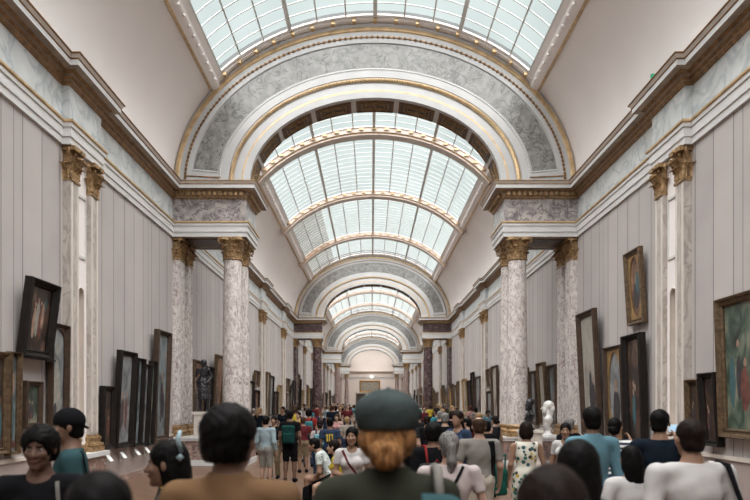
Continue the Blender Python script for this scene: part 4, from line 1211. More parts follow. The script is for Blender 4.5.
        if hair == 'pony':
            G.ell(Hd((0, -0.118, 0.0)), (0.030, 0.03, 0.03), Rh, 0.02)
            G.cap(Hd((0, -0.125, 0.0)), Hd((0.005, -0.130, -0.12)), 0.034, 0.042, 0.02)
            G.cap(Hd((0.005, -0.130, -0.12)), Hd((-0.01, -0.115, -0.26)), 0.042, 0.018, 0.02)
        if hair == 'bun':
            if hat: G.ell(Hd((0, -0.035, -0.035)), (0.098, 0.090, 0.078), Rh, 0.02)
            bz = -0.045 if hat else 0.0
            G.ell(Hd((0.0, -0.122, -0.035 + bz)), (0.056, 0.048, 0.048), Rh, 0.012)
            G.ell(Hd((-0.030, -0.142, -0.02 + bz)), (0.026, 0.025, 0.034), Rh, 0.004)
            G.ell(Hd((0.032, -0.138, -0.040 + bz)), (0.024, 0.022, 0.032), Rh, 0.004)
            G.ell(Hd((0.004, -0.150, -0.055 + bz)), (0.030, 0.020, 0.022), Rh, 0.004)
            G.ell(Hd((0.0, -0.150, -0.010 + bz)), (0.028, 0.020, 0.018), Rh, 0.004)
        # face opening and ears
        G.ell(Hd((0, 0.110, -0.050)), (0.074, 0.085, 0.105), Rh, 0.01, '-')
        if hair in ('short', 'balding', 'bun', 'curly', 'pony'):
            for q in (-1, 1): G.ell(Hd((q * 0.095, 0.012, -0.045)), (0.034, 0.045, 0.052), Rh, 0.008, '-')
        if hair in ('short', 'balding', 'curly'): G.clip(Hd((0, 0, -0.082)), -Rh[:, 2])
        if hair == 'balding': G.ell(Hd((0, 0.0, 0.115)), (0.078, 0.088, 0.068), Rh, 0.01, '-')
        G.ripple((0.0045 if hair == 'curly' else 0.0022) if res < 0.012 else 0.0, 95)
        G.mesh('hair', hair_mat, root, s)
    # ---- eyes and lips where the face is seen
    if eyes:
        for q in (-1, 1):
            e = Field(Hd((q * 0.03, 0.078, 0.0)) - 0.025, Hd((q * 0.03, 0.078, 0.0)) + 0.025, 0.0025)
            e.ell(Hd((q * 0.03, 0.074, 0.001)), (0.0120, 0.0125, 0.0062), Rh, 0)
            c0 = Hd((q * 0.03, 0.086, 0.001))
            e.mesh('eye', ['eye', 'iris'], root, s, lambda c, c0=c0: (np.linalg.norm(c - c0, axis=1) < 0.0062).astype(int))
            e = Field(Hd((q * 0.03, 0.09, 0.02)) - 0.03, Hd((q * 0.03, 0.09, 0.02)) + 0.03, 0.003)
            e.cap(Hd((q * 0.014, 0.088, 0.020)), Hd((q * 0.046, 0.074, 0.022)), 0.0045, 0.003, 0); e.mesh('eyebrow', hair_mat, root, s)
        e = Field(Hd((0, 0.09, -0.058)) - 0.035, Hd((0, 0.09, -0.058)) + 0.035, 0.003)
        e.cap(Hd((-0.019, 0.090, -0.058)), Hd((0, 0.0965, -0.055)), 0.003, 0.005, 0.004); e.cap(Hd((0.019, 0.090, -0.058)), Hd((0, 0.0965, -0.055)), 0.003, 0.005, 0.004)
        e.ell(Hd((0, 0.094, -0.063)), (0.016, 0.006, 0.0048), Rh, 0.004); e.mesh('lips', 'lips', root, s)
    up = Rt[:, 2]
    cr = res * 1.15
    # ---- top
    if top and top != 'none':
        C = Field(lo, hi, cr)
        torso(C, 0.013, nk=False)
        C.cap(T((0, -0.015, 1.38)), T((0, -0.015, 1.43)), 0.085, 0.07, 0.04)
        if collar: C.cap(T((0, -0.02, 1.42)), T((0, -0.012, 1.475)), 0.074, 0.068, 0.02)
        if sleeve > 0:
            for q in (-1, 1): arm(C, q, 0.014, sleeve)
        if dress:
            for t0, t1, ra, rb in ((0.98, 0.75, 0.165, 0.19), (0.75, 0.48, 0.19, 0.21)):
                C.cap(T((-0.03, 0, t0)), (-0.04, 0.01, t1), ra * 0.85, rb * 0.85, 0.04); C.cap(T((0.03, 0, t0)), (0.04, 0.01, t1), ra * 0.85, rb * 0.85, 0.04)
            C.clip((0, 0, 0.50), (0, 0, -1))
        else: C.clip(T((0, 0, 0.90)), -up)
        if not collar:
            C.clip(T((0, -0.02, neck + 0.045)), up)
            C.ell(T((0, 0.06, neck + 0.045)), (0.068, 0.085, 0.04 if not f else 0.06), Rt, 0.006, '-')
        else: C.clip(T((0, 0, 1.475)), up)
        if sleeve == 0:
            for q in (-1, 1): C.ell(T((q * (shx + 0.045), 0, 1.37)), (0.065, 0.12, 0.10), Rt, 0.006, '-')
        C.ripple(0.0035, 26, loc[0] * 3 + loc[1])
        C.mesh(top_name, top, root, s)
    # ---- bottom
    if kind and not dress:
        C = Field(lo, hi, cr)
        inf = 0.017
        C.ell(T((0, 0, 0.95)), ((0.165 if f else 0.155) * build + inf, 0.108 * build + inf, 0.13 + inf), Rt, 0.04)
        for q in (-1, 1): C.ell(pel + np.array([q * 0.07, -0.045, -0.03]), (0.085, 0.085, 0.09), None, 0.03)
        if kind == 'skirt':
            for q in (-1, 1):
                a, n_, an = legs[q]; C.cap(a, n_, 0.12, 0.135 if not sit else 0.085, 0.09, clips=[(n_, (n_ - a) / np.linalg.norm(n_ - a))])
        else:
            up_to = {'trousers': 1.97, 'shorts': 0.97}[kind]
            for q in (-1, 1): leg(C, q, inf, up_to, taper=0.014)
        C.clip(T((0, 0, 1.01)), up)
        C.ripple(0.003, 24, loc[0])
        C.mesh(kind, bottom, root, s)
    for q in (-1, 1):
        a = legs[q][2]; C = Field((a[0] - 0.08, a[1] - 0.1, -0.01), (a[0] + 0.08, a[1] + 0.24, 0.13), max(cr, 0.010))
        C.cap((a[0], a[1] - 0.025, 0.055), (a[0] + q * 0.015, a[1] + 0.15, 0.035), 0.052, 0.040, 0.02); C.cap((a[0], a[1] - 0.01, 0.06), (a[0], a[1], 0.10), 0.048, 0.044, 0.02)
        C.clip((0, 0, 0.003), (0, 0, -1)); C.clip((0, 0, 0.105), (0, 0, 1)); C.mesh('shoe', 'c_' + shoes, root, s)
    # ---- hat
    if hat == 'beret':
        C = Field(Hd((0, 0, 0.07)) - 0.2, Hd((0, 0, 0.07)) + 0.2, r)
        C.ell(Hd((0, -0.018, 0.062)), (0.110, 0.124, 0.074), Rh, 0.01)
        C.ell(Hd((0, -0.018, 0.015)), (0.098, 0.112, 0.050), Rh, 0.04)
        C.cap(Hd((0, -0.01, 0.12)), Hd((0.004, -0.012, 0.146)), 0.005, 0.004, 0.008)
        C.clip(Hd((0, 0, -0.002)), -Rh[:, 2]); C.ripple(0.002, 60); C.mesh('beret', 'beret', root, s)
    if hat == 'cap':
        C = Field(Hd((0, 0, 0.05)) - 0.24, Hd((0, 0, 0.05)) + 0.24, r)
        C.ell(Hd((0, -0.018, 0.045)), (0.092, 0.108, 0.096), Rh, 0.01)
        C.clip(Hd((0, 0, 0.015)), -Rh[:, 2])
        C.ell(Hd((0, -0.115, 0.002)), (0.055, 0.04, 0.010), rotm(0, 0) @ Rh @ rotm(0, 25), 0.01); C.mesh('baseball_cap', 'c_black', root, s)
    return root, (T, Hd, s, Rt, pel)
from mathutils.bvhtree import BVHTree
def child_named(o, nm):
    for c in bpy.data.objects:
        if c.parent == o and c.name.split('.')[0] == nm: return c
def surf_strap(root, garment, xz, w=0.03, mat='c_black', back=True, name='strap', s=1.0, th=0.005):
    """ribbon laid on the back (or front) of a garment through the given x,z points; returns its mesh in the person's frame"""
    g = child_named(root, garment); bvh = BVHTree.FromPolygons([v.co[:] for v in g.data.vertices], [p.vertices[:] for p in g.data.polygons])
    pts = []
    for i in range(len(xz) - 1):
        for k in range(8):
            t = k / 8; pts.append((xz[i][0] + (xz[i + 1][0] - xz[i][0]) * t, xz[i][1] + (xz[i + 1][1] - xz[i][1]) * t))
    pts.append(xz[-1]); out = []
    sg = -1 if back else 1
    for x, z in pts:
        hit = bvh.ray_cast(Vector((x * s, sg * 1.0, z * s)), Vector((0, -sg, 0)))
        if hit[0] is None: continue
        out.append(hit[0] + Vector((0, sg * th, 0)))
    mb = MB(); rings = []
    for i, p in enumerate(out):
        d = (out[min(i + 1, len(out) - 1)] - out[max(i - 1, 0)]).normalized(); a = d.cross(Vector((0, 1, 0))).normalized() * w / 2
        nn = Vector((0, sg * th, 0))
        rings.append([tuple(p - a - nn * 1.2), tuple(p - a + nn), tuple(p + a + nn), tuple(p + a - nn * 1.2), tuple(p - a - nn * 1.2)])
    mb.arcsweep(rings, 0)
    return mb.build(name, mat, g)
def backpack(loc, rz, s, mat, label, top=1.36, w=0.15, h=0.22, y=-0.20, name='backpack', strapmat='c_black', group=None):
    root = empty(name, loc, R(rz)); tag(root, label, 'backpack', group)
    F = Field((-0.25, y - 0.15, 0.7), (0.25, 0.2, 1.6), 0.011)
    F.rbox((0, y, top - h), (w, 0.075, h), 0.05)
    F.rbox((0, y - 0.065, top - h * 1.35), (w * 0.78, 0.045, h * 0.5), 0.03, k=0.015)
    F.ripple(0.003, 30); F.mesh('bag_body', mat, root, s)
    m = MB()
    for q in (-1, 1):
        m.tube([(q * 0.09 * s, (y + 0.06) * s, (top - 0.03) * s), (q * 0.10 * s, -0.06 * s, 1.465 * s), (q * 0.11 * s, 0.06 * s, 1.45 * s), (q * 0.125 * s, 0.125 * s, 1.33 * s), (q * 0.15 * s, 0.10 * s, 1.15 * s), (q * 0.17 * s, 0.0, 1.05 * s), (q * 0.12 * s, (y + 0.05) * s, 1.0 * s)], 0.016 * s, 6)
    m.tube([(-0.03 * s, (y - 0.0) * s, (top - 0.01) * s), (0, (y - 0.0) * s, (top + 0.04) * s), (0.03 * s, y * s, (top - 0.01) * s)], 0.008, 6)
    m.build('bag_strap', strapmat, root, smooth='full')
    return root
# ================================================================== SCULPTURES
def statue_bust(loc, rz, mat, label, hh=1.1, cat='bust', female=True):
    F = Field((-0.36, -0.32, 0.0), (0.36, 0.34, 1.14), 0.012); Rh = rotm(0)
    hc = np.array([0, 0.02, 0.86]); k = 1.50
    def h(p): return hc + np.array(p) * k
    F.ell((0, -0.01, 0.47), (0.19, 0.13, 0.13), None, 0.05); F.cap((-0.14, 0, 0.52), (0.14, 0, 0.52), 0.065, k=0.05)
    F.ell((0, 0.03, 0.36), (0.13, 0.11, 0.15), None, 0.05)
    F.cap((0, -0.03, 0.52), (0, -0.01, 0.76), 0.080, 0.070, 0.05)
    F.ell(h((0, -0.012, 0.028)), (0.105, 0.135, 0.125), None, 0.02); F.ell(h((0, 0.024, -0.03)), (0.088, 0.10, 0.12), None, 0.02); F.ell(h((0, 0.04, -0.08)), (0.062, 0.065, 0.055), None, 0.02)
    for q in (-1, 1): F.ell(h((q * 0.03, 0.096, 0.002)), (0.026, 0.022, 0.018), None, 0.012, '-')
    F.cap(h((0, 0.088, 0.006)), h((0, 0.116, -0.03)), 0.012, 0.021, 0.012); F.ell(h((0, 0.09, -0.06)), (0.034, 0.018, 0.016), None, 0.012)
    F.ell(h((0, 0.080, -0.10)), (0.03, 0.026, 0.022), None, 0.02)
    if female:
        F.ell(h((0, -0.030, 0.045)), (0.125, 0.145, 0.125), None, 0.02); F.ell(h((0, -0.10, -0.03)), (0.085, 0.07, 0.11), None, 0.03)
        F.cap(h((0.02, -0.09, -0.07)), (0.06, -0.08, 0.52), 0.055, 0.04, 0.03)
    else:
        F.ell(h((0, -0.03, 0.045)), (0.122, 0.142, 0.125), None, 0.02); F.ell(h((0, 0.055, -0.10)), (0.07, 0.07, 0.075), None, 0.02)
    F.ell(h((0, 0.115, -0.035)) + np.array([0, 0.0, 0]), (0.001, 0.001, 0.001), None, 0)
    for i in range(5): F.cap((-0.2 + 0.05 * i, 0.12, 0.58 - 0.02 * i), (-0.05 + 0.05 * i, 0.13, 0.32), 0.016, 0.012, 0.015)
    F.clip((0, 0, 0.24), (0, 0, -1))
    root = empty('bust_sculpture', loc, R(rz)); tag(root, label, cat)
    s = hh / 1.10
    F.mesh('bust', mat, root, s)
    m = MB(); m.lathe([(0, 0), (0.16, 0), (0.16, 0.05), (0.12, 0.07), (0.09, 0.12), (0.07, 0.18), (0.10, 0.22), (0.12, 0.26), (0, 0.27)], (0, 0, 0), 20); o = m.build('socle', mat, root, smooth=True); o.scale = (s, s, s)
    return root
PT = PED
statue_bust((5.15, 18.62, PT), 75, 'statuary', 'white marble bust of a woman looking left on the first right-hand plinth', 1.12)
pd = tag(empty('sculpture_pedestal', (4.42, 17.85, 0)), 'low grey stone pedestal in front of the first right-hand column', 'pedestal')
m = MB(); m.box(-0.28, 0.28, -0.28, 0.28, 0.06, 1.02); m.box(-0.32, 0.32, -0.32, 0.32, 0, 0.12); m.box(-0.32, 0.32, -0.32, 0.32, 1.0, 1.08); m.build('pedestal_body', 'cream', pd)
statue_bust((4.42, 17.85, 1.08), 110, 'bronze', 'dark bronze bust standing in front of the first right-hand marble column', 0.95, female=False)
pd = tag(empty('sculpture_pedestal', (-5.10, 18.62, PT)), 'pale stone block under the dark statue on the first left-hand plinth', 'pedestal')
m = MB(); m.box(-0.24, 0.24, -0.22, 0.22, 0, 0.68); m.box(-0.27, 0.27, -0.25, 0.25, 0.66, 0.74); m.build('pedestal_body', 'cream', pd)
st, _ = make_person((-5.10, 18.62, PT + 0.74 - 0.0), 160, 1.55, female=False, skin='skin_iron', hair='curly', hair_mat='bronze', top=None, kind='', bottom=None, shoes='black', res=0.016,
                    arm_r=((0.24, 0.10, 1.18), (0.10, 0.24, 1.36)), arm_l=((-0.25, -0.08, 1.14), (-0.22, 0.10, 0.98)), walk=0.06)
st.name = 'statue'
for c in list(bpy.data.objects):
    if c.parent == st and c.name.startswith('shoe'): bpy.data.objects.remove(c)
cl = Field((-0.4, -0.3, 0.3), (0.4, 0.35, 1.5), 0.016)
cl.cap((-0.13, -0.02, 1.38), (0.12, 0.03, 0.95), 0.09, 0.15, 0.05); cl.cap((0.02, 0, 0.95), (0.0, -0.02, 0.45), 0.19, 0.22, 0.05); cl.ripple(0.012, 34); cl.clip((0, 0, 0.4), (0, 0, -1)); cl.mesh('drapery', 'bronze', st, 0.9)
tag(st, 'dark bronze standing statue on a pale block on the first left-hand plinth', 'statue', kind='thing')

# ================================================================== PEOPLE NEAR THE CAMERA
def place(px, D): return (CX + (px - 371) * D / F_PX, D, 0.0)
def hgt(py, D): return CZ - (py - 403) * D / F_PX
def P(px, D, ytop, face, label, group=None, **k):
    H = hgt(ytop, D) if ytop else k.pop('H')
    loc = place(px, D)
    o, info = make_person(loc, face, H, **k)
    tag(o, label, 'person', group)
    return o, loc, H / 1.72
# very near heads, out of focus
P(99, 1.62, 474, 12, 'short black hair of a person cut off at the bottom left edge', skin='skin_brown', hair='short', hair_mat='hair_black', top='c_charcoal', hat=None)
P(552, 1.55, 467, -8, 'person with dark reddish hair seen from behind at the bottom, right of the middle', female=True, skin='skin_mid', hair='long', hair_mat='hair_dark', top='c_maroon')
P(230, 2.5, 407, -6, 'tall person with thick black hair and a tan shirt seen close from behind', skin='skin_brown', hair='curly', hair_mat='hair_black', top='c_tan', head_yaw=-14, build=1.1, collar=True)
P(581, 2.6, 441, 18, 'woman with long black hair close to the camera, below the light blue shirt', female=True, skin='skin_brown', hair='long', hair_mat='hair_black', top='c_black', head_yaw=-35)
# woman in the beret
o, loc, s = P(387, 2.3, 393, -3, 'woman in a grey-green beret and dark olive jacket, ginger hair in a low bun', female=True, skin='skin_light', hair='bun', hair_mat='hair_ginger', top='c_olive', sleeve=1.95,
                 collar=True, hat='beret', build=1.10, bottom='c_denim', top_name='jacket', res=0.009)
F = Field((0.10, -0.36, 0.85), (0.48, 0.10, 1.5), 0.010)
F.rbox((0.155, -0.20, 1.22), (0.085, 0.07, 0.19), 0.05); F.rbox((0.155, -0.26, 1.14), (0.065, 0.035, 0.09), 0.03, k=0.02); F.ripple(0.003, 30)
bg = tag(empty('shoulder_bag', loc, R(-3)), 'teal bag slung behind the right shoulder of the woman in the beret', 'bag')
F.mesh('bag_body', 'c_teal', bg, s)
m = MB(); m.tube([(0.17 * s, -0.14 * s, 1.38 * s), (0.165 * s, -0.07 * s, 1.475 * s), (0.16 * s, 0.02 * s, 1.47 * s), (0.17 * s, 0.10 * s, 1.38 * s), (0.27 * s, 0.08 * s, 1.2 * s), (0.30 * s, -0.10 * s, 1.1 * s)], 0.016 * s, 8)
m.build('bag_strap', 'c_grey', bg, smooth='full')
# left group
o, loc, s = P(40, 3.6, 427, 198, 'man facing the camera at the left, dark curly hair and black vest', skin='skin_dark', hair='curly', hair_mat='hair_black', top='c_black', sleeve=0.3, head_yaw=-8, head_pitch=4, eyes=True, res=0.008, build=0.98)
surf_strap(o, 't_shirt', [(-0.10, 1.41), (-0.115, 1.2), (-0.10, 1.0)], 0.02, 'c_grey', back=False, name='lanyard', s=s)
o, loc, s = P(70, 4.7, 410, 116, 'man in a black cap turned backwards and a teal t-shirt, looking at the left wall', skin='skin_brown', hair='short', hair_mat='hair_black', top='c_teal', hat='cap', eyes=True, res=0.009, head_yaw=6, build=1.02)
surf_strap(o, 't_shirt', [(-0.10, 1.43), (-0.10, 1.25), (-0.12, 1.05)], 0.035, 'c_black', s=s)
surf_strap(o, 't_shirt', [(0.10, 1.43), (0.04, 1.25), (-0.08, 1.02)], 0.03, 'c_black', s=s)
o, loc, s = P(170, 3.25, 441, 97, 'woman in profile with a pale blue clip in her long dark hair', female=True, skin='skin_brown', hair='long', hair_mat='hair_black', top='c_yellowfloral', eyes=True, res=0.008, head_pitch=4, collar=True)
m = MB(); m.tube([(-0.075, -0.070, 1.60), (-0.088, -0.055, 1.67), (-0.05, -0.06, 1.705)], [0.010, 0.014, 0.010], 8); m.lathe([(0, -0.02), (0.02, 0), (0, 0.02)], (-0.096, -0.068, 1.575), 10)
cl_ = m.build('hair_clip', 'c_lightblue', child_named(o, 'hair'), smooth='full')
# right group
o, loc, s = P(449, 5.0, 432, 3, 'grey haired woman with a low ponytail and black strap over a white t-shirt', female=True, skin='skin_light', hair='pony', hair_mat='hair_grey', top='c_palepink', sleeve=0.6, build=1.28)
surf_strap(o, 't_shirt', [(0.11, 1.435), (0.04, 1.33), (-0.06, 1.18), (-0.16, 1.02)], 0.022, 'c_black', s=s)
o, loc, s = P(479, 7.7, 417, 2, 'balding man in a loose stone grey t-shirt and pale trousers, seen from behind', skin='skin_light', hair='balding', hair_mat='hair_brown', top='c_grey', bottom='c_cream', sleeve=0.75, build=1.12)
m_ = surf_strap(o, 't_shirt', [(0.13, 1.42), (0.145, 1.2), (0.15, 0.98)], 0.09, 'c_black', s=s)
o, loc, s = P(526, 8.2, 422, 2, 'woman with a dark bob in a sleeveless cream dress printed with green and black leaves', female=True, skin='skin_mid', hair='bob', hair_mat='hair_dark', top='c_leafprint', sleeve=0, dress=True, top_name='dress', build=1.08,
      arm_l=((-0.22, -0.02, 1.12), (-0.24, 0.05, 0.9)))
bg = tag(empty('shopping_bag', (loc[0] - 0.36, loc[1] + 0.02, 0.62)), 'green cloth bag held by the woman in the leaf print dress', 'bag')
F = Field((-0.2, -0.12, -0.05), (0.2, 0.12, 0.5), 0.012); F.rbox((0, 0, 0.20), (0.115, 0.06, 0.19), 0.05); F.ripple(0.008, 26); F.mesh('bag_body', 'c_green', bg)
m = MB()
for q in (-1, 1): m.tube([(-0.06, q * 0.03, 0.36), (0.02, q * 0.02, 0.50), (0.10, q * 0.01, 0.56)] , 0.008, 6); m.tube([(0.10, q * 0.01, 0.56), (0.085, q * 0.03, 0.36)], 0.008, 6)
m.build('bag_handle', 'c_green', bg)
P(566, 8.9, 423, 140, 'woman in a white top facing the camera, left of the light blue shirt', female=True, skin='skin_mid', hair='pony', hair_mat='hair_black', top='c_white', eyes=True, head_yaw=20, arm_l=((-0.22, 0.06, 1.12), (-0.10, 0.26, 1.14)))
P(569, 10.4, 418, 20, 'person with short grey hair in black, left of the light blue shirt', skin='skin_light', hair='short', hair_mat='hair_grey', top='c_black')
P(592, 6.1, 407, 4, 'man with short black hair in a light blue shirt, seen from behind', skin='skin_brown', hair='short', hair_mat='hair_black', top='c_blue', sleeve=1.9, top_name='shirt', collar=True, build=1.02)
o, loc, s = P(615, 7.8, 418, -20, 'woman in a navy and white striped top raising one hand towards the paintings', female=True, skin='skin_mid', hair='bun', hair_mat='hair_black', top='c_stripes', head_yaw=-15,
  arm_r=((0.27, 0.10, 1.22), (0.20, 0.30, 1.42)))
P(631, 4.95, 446, 4, 'small girl with long straight black hair in a white t-shirt, seen from behind', female=True, skin='skin_mid', hair='longstraight', hair_mat='hair_black', top='c_white', build=1.12)
o, loc, s = P(660, 6.1, 410, -24, 'man in a dark navy polo shirt lifting a phone to photograph the right wall', skin='skin_mid', hair='short', hair_mat='hair_black', top='c_navy', top_name='polo_shirt', head_yaw=-10, build=1.05,
                arm_r=((0.25, 0.10, 1.20), (0.155, 0.36, 1.43)), arm_l=((-0.24, 0.10, 1.18), (0.02, 0.38, 1.42)))
Mx = Matrix.Translation(Vector(loc)) @ Matrix.Rotation(R(-24), 4, 'Z')
ph = tag(empty('smartphone', Mx @ Vector((0.155 * s, 0.42 * s, 1.535 * s)), R(-24)), 'white phone with a lit screen held up by the man in navy', 'phone')
m = MB(); m.box(-0.075, 0.075, -0.005, 0.005, -0.04, 0.04); m.build('phone_body', 'card', ph)
mm, nt, b = new_mat('phone_screen'); b.inputs['Base Color'].default_value = (0.05, 0.08, 0.1, 1); b.inputs['Emission Color'].default_value = (0.5, 0.75, 0.95, 1); b.inputs['Emission Strength'].default_value = 0.9; M['screen'] = mm
m = MB(); m.box(-0.066, 0.066, -0.0065, -0.004, -0.034, 0.034); m.build('screen', 'screen', ph)
o, loc, s = P(691, 4.1, 420, 3, 'broad man with short dark hair in a plain white t-shirt at the lower right', skin='skin_mid', hair='short', hair_mat='hair_dark', top='c_white', sleeve=0.7, build=1.22)
bg = tag(empty('shoulder_bag', loc, R(3)), 'black bag hanging from the right shoulder of the man in the plain white t-shirt', 'bag')
F = Field((0.16, -0.2, 0.6), (0.46, 0.2, 1.1), 0.012); F.rbox((0.31, -0.02, 0.84), (0.07, 0.13, 0.13), 0.04); F.mesh('bag_body', 'c_black', bg, s)
m = MB(); m.tube([(0.29 * s, -0.10 * s, 0.95 * s), (0.255 * s, -0.125 * s, 1.2 * s), (0.20 * s, -0.075 * s, 1.435 * s), (0.20 * s, 0.04 * s, 1.45 * s), (0.25 * s, 0.14 * s, 1.2 * s), (0.30 * s, 0.07 * s, 0.95 * s)], 0.016 * s, 8); m.build('bag_strap', 'c_black', bg, smooth='full')
# middle distance
o, loc, s = P(352, 7.4, 427, 178, 'woman facing the camera in a white t-shirt and dark spotted skirt left of the beret', female=True, skin='skin_mid', hair='long', hair_mat='hair_black', top='c_white', eyes=True, kind='skirt', bottom='c_spotted', head_yaw=-6,
                arm_l=((-0.22, 0.02, 1.12), (-0.02, 0.24, 1.06)), arm_r=((0.22, 0.02, 1.12), (0.06, 0.22, 1.10)))
surf_strap(o, 't_shirt', [(0.12, 1.42), (0.03, 1.25), (-0.13, 1.02)], 0.025, 'c_brown' if 'c_brown' in M else 'c_maroon', back=False, s=s)
o, loc, s = P(433, 6.8, 423, 6, 'person with black hair in a black top, just right of the beret', skin='skin_mid', hair='curly', hair_mat='hair_black', top='c_black', sleeve=1.9)
backpack(loc, 6, s, 'c_charcoal', 'large dark backpack beside the grey haired woman in white', top=1.28, w=0.2, h=0.25, y=-0.22, strapmat='c_red')
P(266, 13.6, 416, -20, 'person in a pale blue jacket and grey shorts behind the tall black haired person', skin='skin_light', hair='short', hair_mat='hair_black', top='c_lightblue', sleeve=1.9, kind='shorts', bottom='c_grey')
o, loc, s = P(274, 15.3, 416, 172, 'woman in a black sleeveless top and patterned trousers facing the camera', female=True, skin='skin_mid', hair='bun', hair_mat='hair_black', top='c_black', sleeve=0, bottom='c_khaki', eyes=False, build=1.1)
bg = tag(empty('waist_bag', loc, R(172)), 'cream bag at the waist of the woman in black and patterned trousers', 'bag')
F = Field((-0.2, 0.05, 0.85), (0.2, 0.3, 1.15), 0.012); F.rbox((0.02, 0.165, 1.0), (0.12, 0.045, 0.07), 0.03); F.mesh('bag_body', 'c_cream', bg, s)
m = MB(); m.tube([(0.12 * s, 0.16 * s, 1.03 * s), (0.19 * s, 0.02 * s, 1.05 * s), (0.10 * s, -0.13 * s, 1.06 * s), (-0.10 * s, -0.13 * s, 1.06 * s), (-0.18 * s, 0.02 * s, 1.05 * s), (-0.08 * s, 0.16 * s, 1.03 * s)], 0.012, 6); m.build('bag_strap', 'c_cream', bg)
o, loc, s = P(290, 14.6, 410, -4, 'man in black t-shirt and black shorts seen from behind with a dark green backpack', skin='skin_brown', hair='short', hair_mat='hair_black', top='c_black', kind='shorts', bottom='c_black', walk=0.03)
backpack(loc, -4, s, 'c_dgreen', 'dark green backpack on the man in black shorts')
P(303, 16.6, 417, 14, 'person in a maroon t-shirt and khaki shorts between two backpackers', skin='skin_mid', hair='short', hair_mat='hair_brown', top='c_maroon', kind='shorts', bottom='c_khaki', build=1.08)
o, loc, s = P(309, 18.1, 409, -6, 'tall person in red carrying a turquoise backpack, seen from behind', skin='skin_mid', hair='curly', hair_mat='hair_black', top='c_red', bottom='c_denim')
backpack(loc, -6, s, 'c_turquoise', 'turquoise backpack on the tall person in red')
o, loc, s = P(320, 14.0, 420, 2, 'person in a pale pink top with a blue patterned backpack', female=True, skin='skin_light', hair='bun', hair_mat='hair_dark', top='c_palepink', bottom='c_denim', build=1.05)
backpack(loc, 2, s, 'c_bluepattern', 'blue patterned backpack on the person in pale pink', h=0.26)
o, loc, s = P(330, 13.6, 418, 0, 'child or short person in a dark blue football jersey with a yellow number 10', skin='skin_brown', hair='short', hair_mat='hair_black', top='c_denim', top_name='jersey', bottom='c_navy', sleeve=0.6)
g = MB()
def dig(x0, segs):
    for (a, b_, c, d_) in segs: g.box((x0 + a) * s, (x0 + b_) * s, -0.150 * s, -0.118 * s, c * s, d_ * s)
dig(-0.075, [(0.0, 0.03, 1.15, 1.33), (-0.02, 0.0, 1.29, 1.32)]); dig(-0.02, [(0, 0.028, 1.15, 1.33), (0.072, 0.10, 1.15, 1.33), (0.028, 0.072, 1.15, 1.18), (0.028, 0.072, 1.30, 1.33)])
nb = g.build('number', 'c_yellow', child_named(o, 'jersey'))
P(337, 19.5, 414, 168, 'woman in a pink sleeveless top facing the camera above the number 10 jersey', female=True, skin='skin_light', hair='long', hair_mat='hair_brown', top='c_pink', sleeve=0, bottom='c_denim')
P(347, 17.8, 417, 10, 'person with light brown curly hair standing left of the beret', skin='skin_light', hair='curly', hair_mat='hair_blond', top='c_stone', bottom='c_denim')
# people on the bench
bench = tag(empty('bench', (place(332, 10.5)[0], 10.55, 0)), 'low dark bench in the middle of the gallery with people sitting on it', 'bench')
m = MB(); m.box(-0.26, 0.30, -0.85, 0.95, 0.33, 0.405); m.build('bench_seat', 'fr_brown', bench)
for x in (-0.20, 0.24):
    for y in (-0.65, 0.85):
        m = MB(); m.box(x - 0.03, x + 0.03, y - 0.03, y + 0.03, 0, 0.33); m.build('leg', 'fr_dark', bench)
sl_ = place(331, 10.9)
o, _ = make_person((sl_[0], 11.1, 0), 88, 1.68, skin='skin_mid', hair='short', hair_mat='hair_black', top='c_palepattern', bottom='c_black', sit=True, seat=0.44, lean=28, head_pitch=-22, res=0.011,
                   arm_l=((-0.24, 0.12, 1.12), (-0.08, 0.36, 1.02)), arm_r=((0.24, 0.12, 1.12), (0.08, 0.36, 1.02)))
tag(o, 'seated man in a pale patterned shirt and black trousers bent over his hands', 'person')
o, _ = make_person((place(342, 9.9)[0], 10.0, 0), 82, 1.62, female=True, skin='skin_light', hair='bun', hair_mat='hair_dark', top='c_yellow', kind='shorts', bottom='c_yellow', sit=True, seat=0.44, lean=12, head_pitch=-10, res=0.011,
                   arm_l=((-0.22, 0.08, 1.12), (-0.12, 0.30, 1.0)), arm_r=((0.22, 0.08, 1.12), (0.12, 0.30, 1.0)))
tag(o, 'seated woman in yellow top and yellow shorts with bare legs', 'person')

# ================================================================== THE CROWD BEYOND
TOPS = ['black', 'charcoal', 'navy', 'black', 'charcoal', 'denim', 'white', 'white', 'black', 'navy', 'teal', 'turquoise', 'blue', 'lightblue', 'grey', 'red', 'maroon', 'pink', 'yellow', 'green', 'cream', 'purple', 'charcoal', 'khaki', 'white', 'black', 'black', 'denim', 'navy']
CN = {'lightblue': 'light blue', 'denim': 'dark blue', 'palepink': 'pale pink'}
HAIRS = ['hair_black', 'hair_black', 'hair_dark', 'hair_brown', 'hair_blond', 'hair_grey', 'hair_auburn']
SK = ['skin_light', 'skin_mid', 'skin_brown', 'skin_light', 'skin_dark']
HID = (0, -60, 0)
pv = []
specs = [dict(hair='short'), dict(hair='long', female=True), dict(hair='bob', female=True, kind='skirt'), dict(hair='short', kind='shorts', walk=0.08), dict(hair='pony', female=True, kind='shorts'),
         dict(hair='curly', sleeve=1.9, walk=0.1), dict(hair='bun', female=True, sleeve=0), dict(hair='balding', build=1.12, arm_r=((0.25, 0.12, 1.18), (0.12, 0.33, 1.38)))]
DESC = ['short', 'long', 'bobbed', 'short', 'tied-back', 'curly', 'pinned-up', 'thinning']
for sp_ in specs:
    o, _ = make_person((0, 0, 0), 0, 1.70, res=0.020 if False else 0.018, **sp_); pv.append(o)
for o in pv: kids(o)
rnd = random.Random(23)
placed = [(o.location.x, o.location.y) for o in bpy.data.objects if o.name.startswith('person') and o.location.length > 0.5]
used_proto = set(); labels = set(); taken = set()
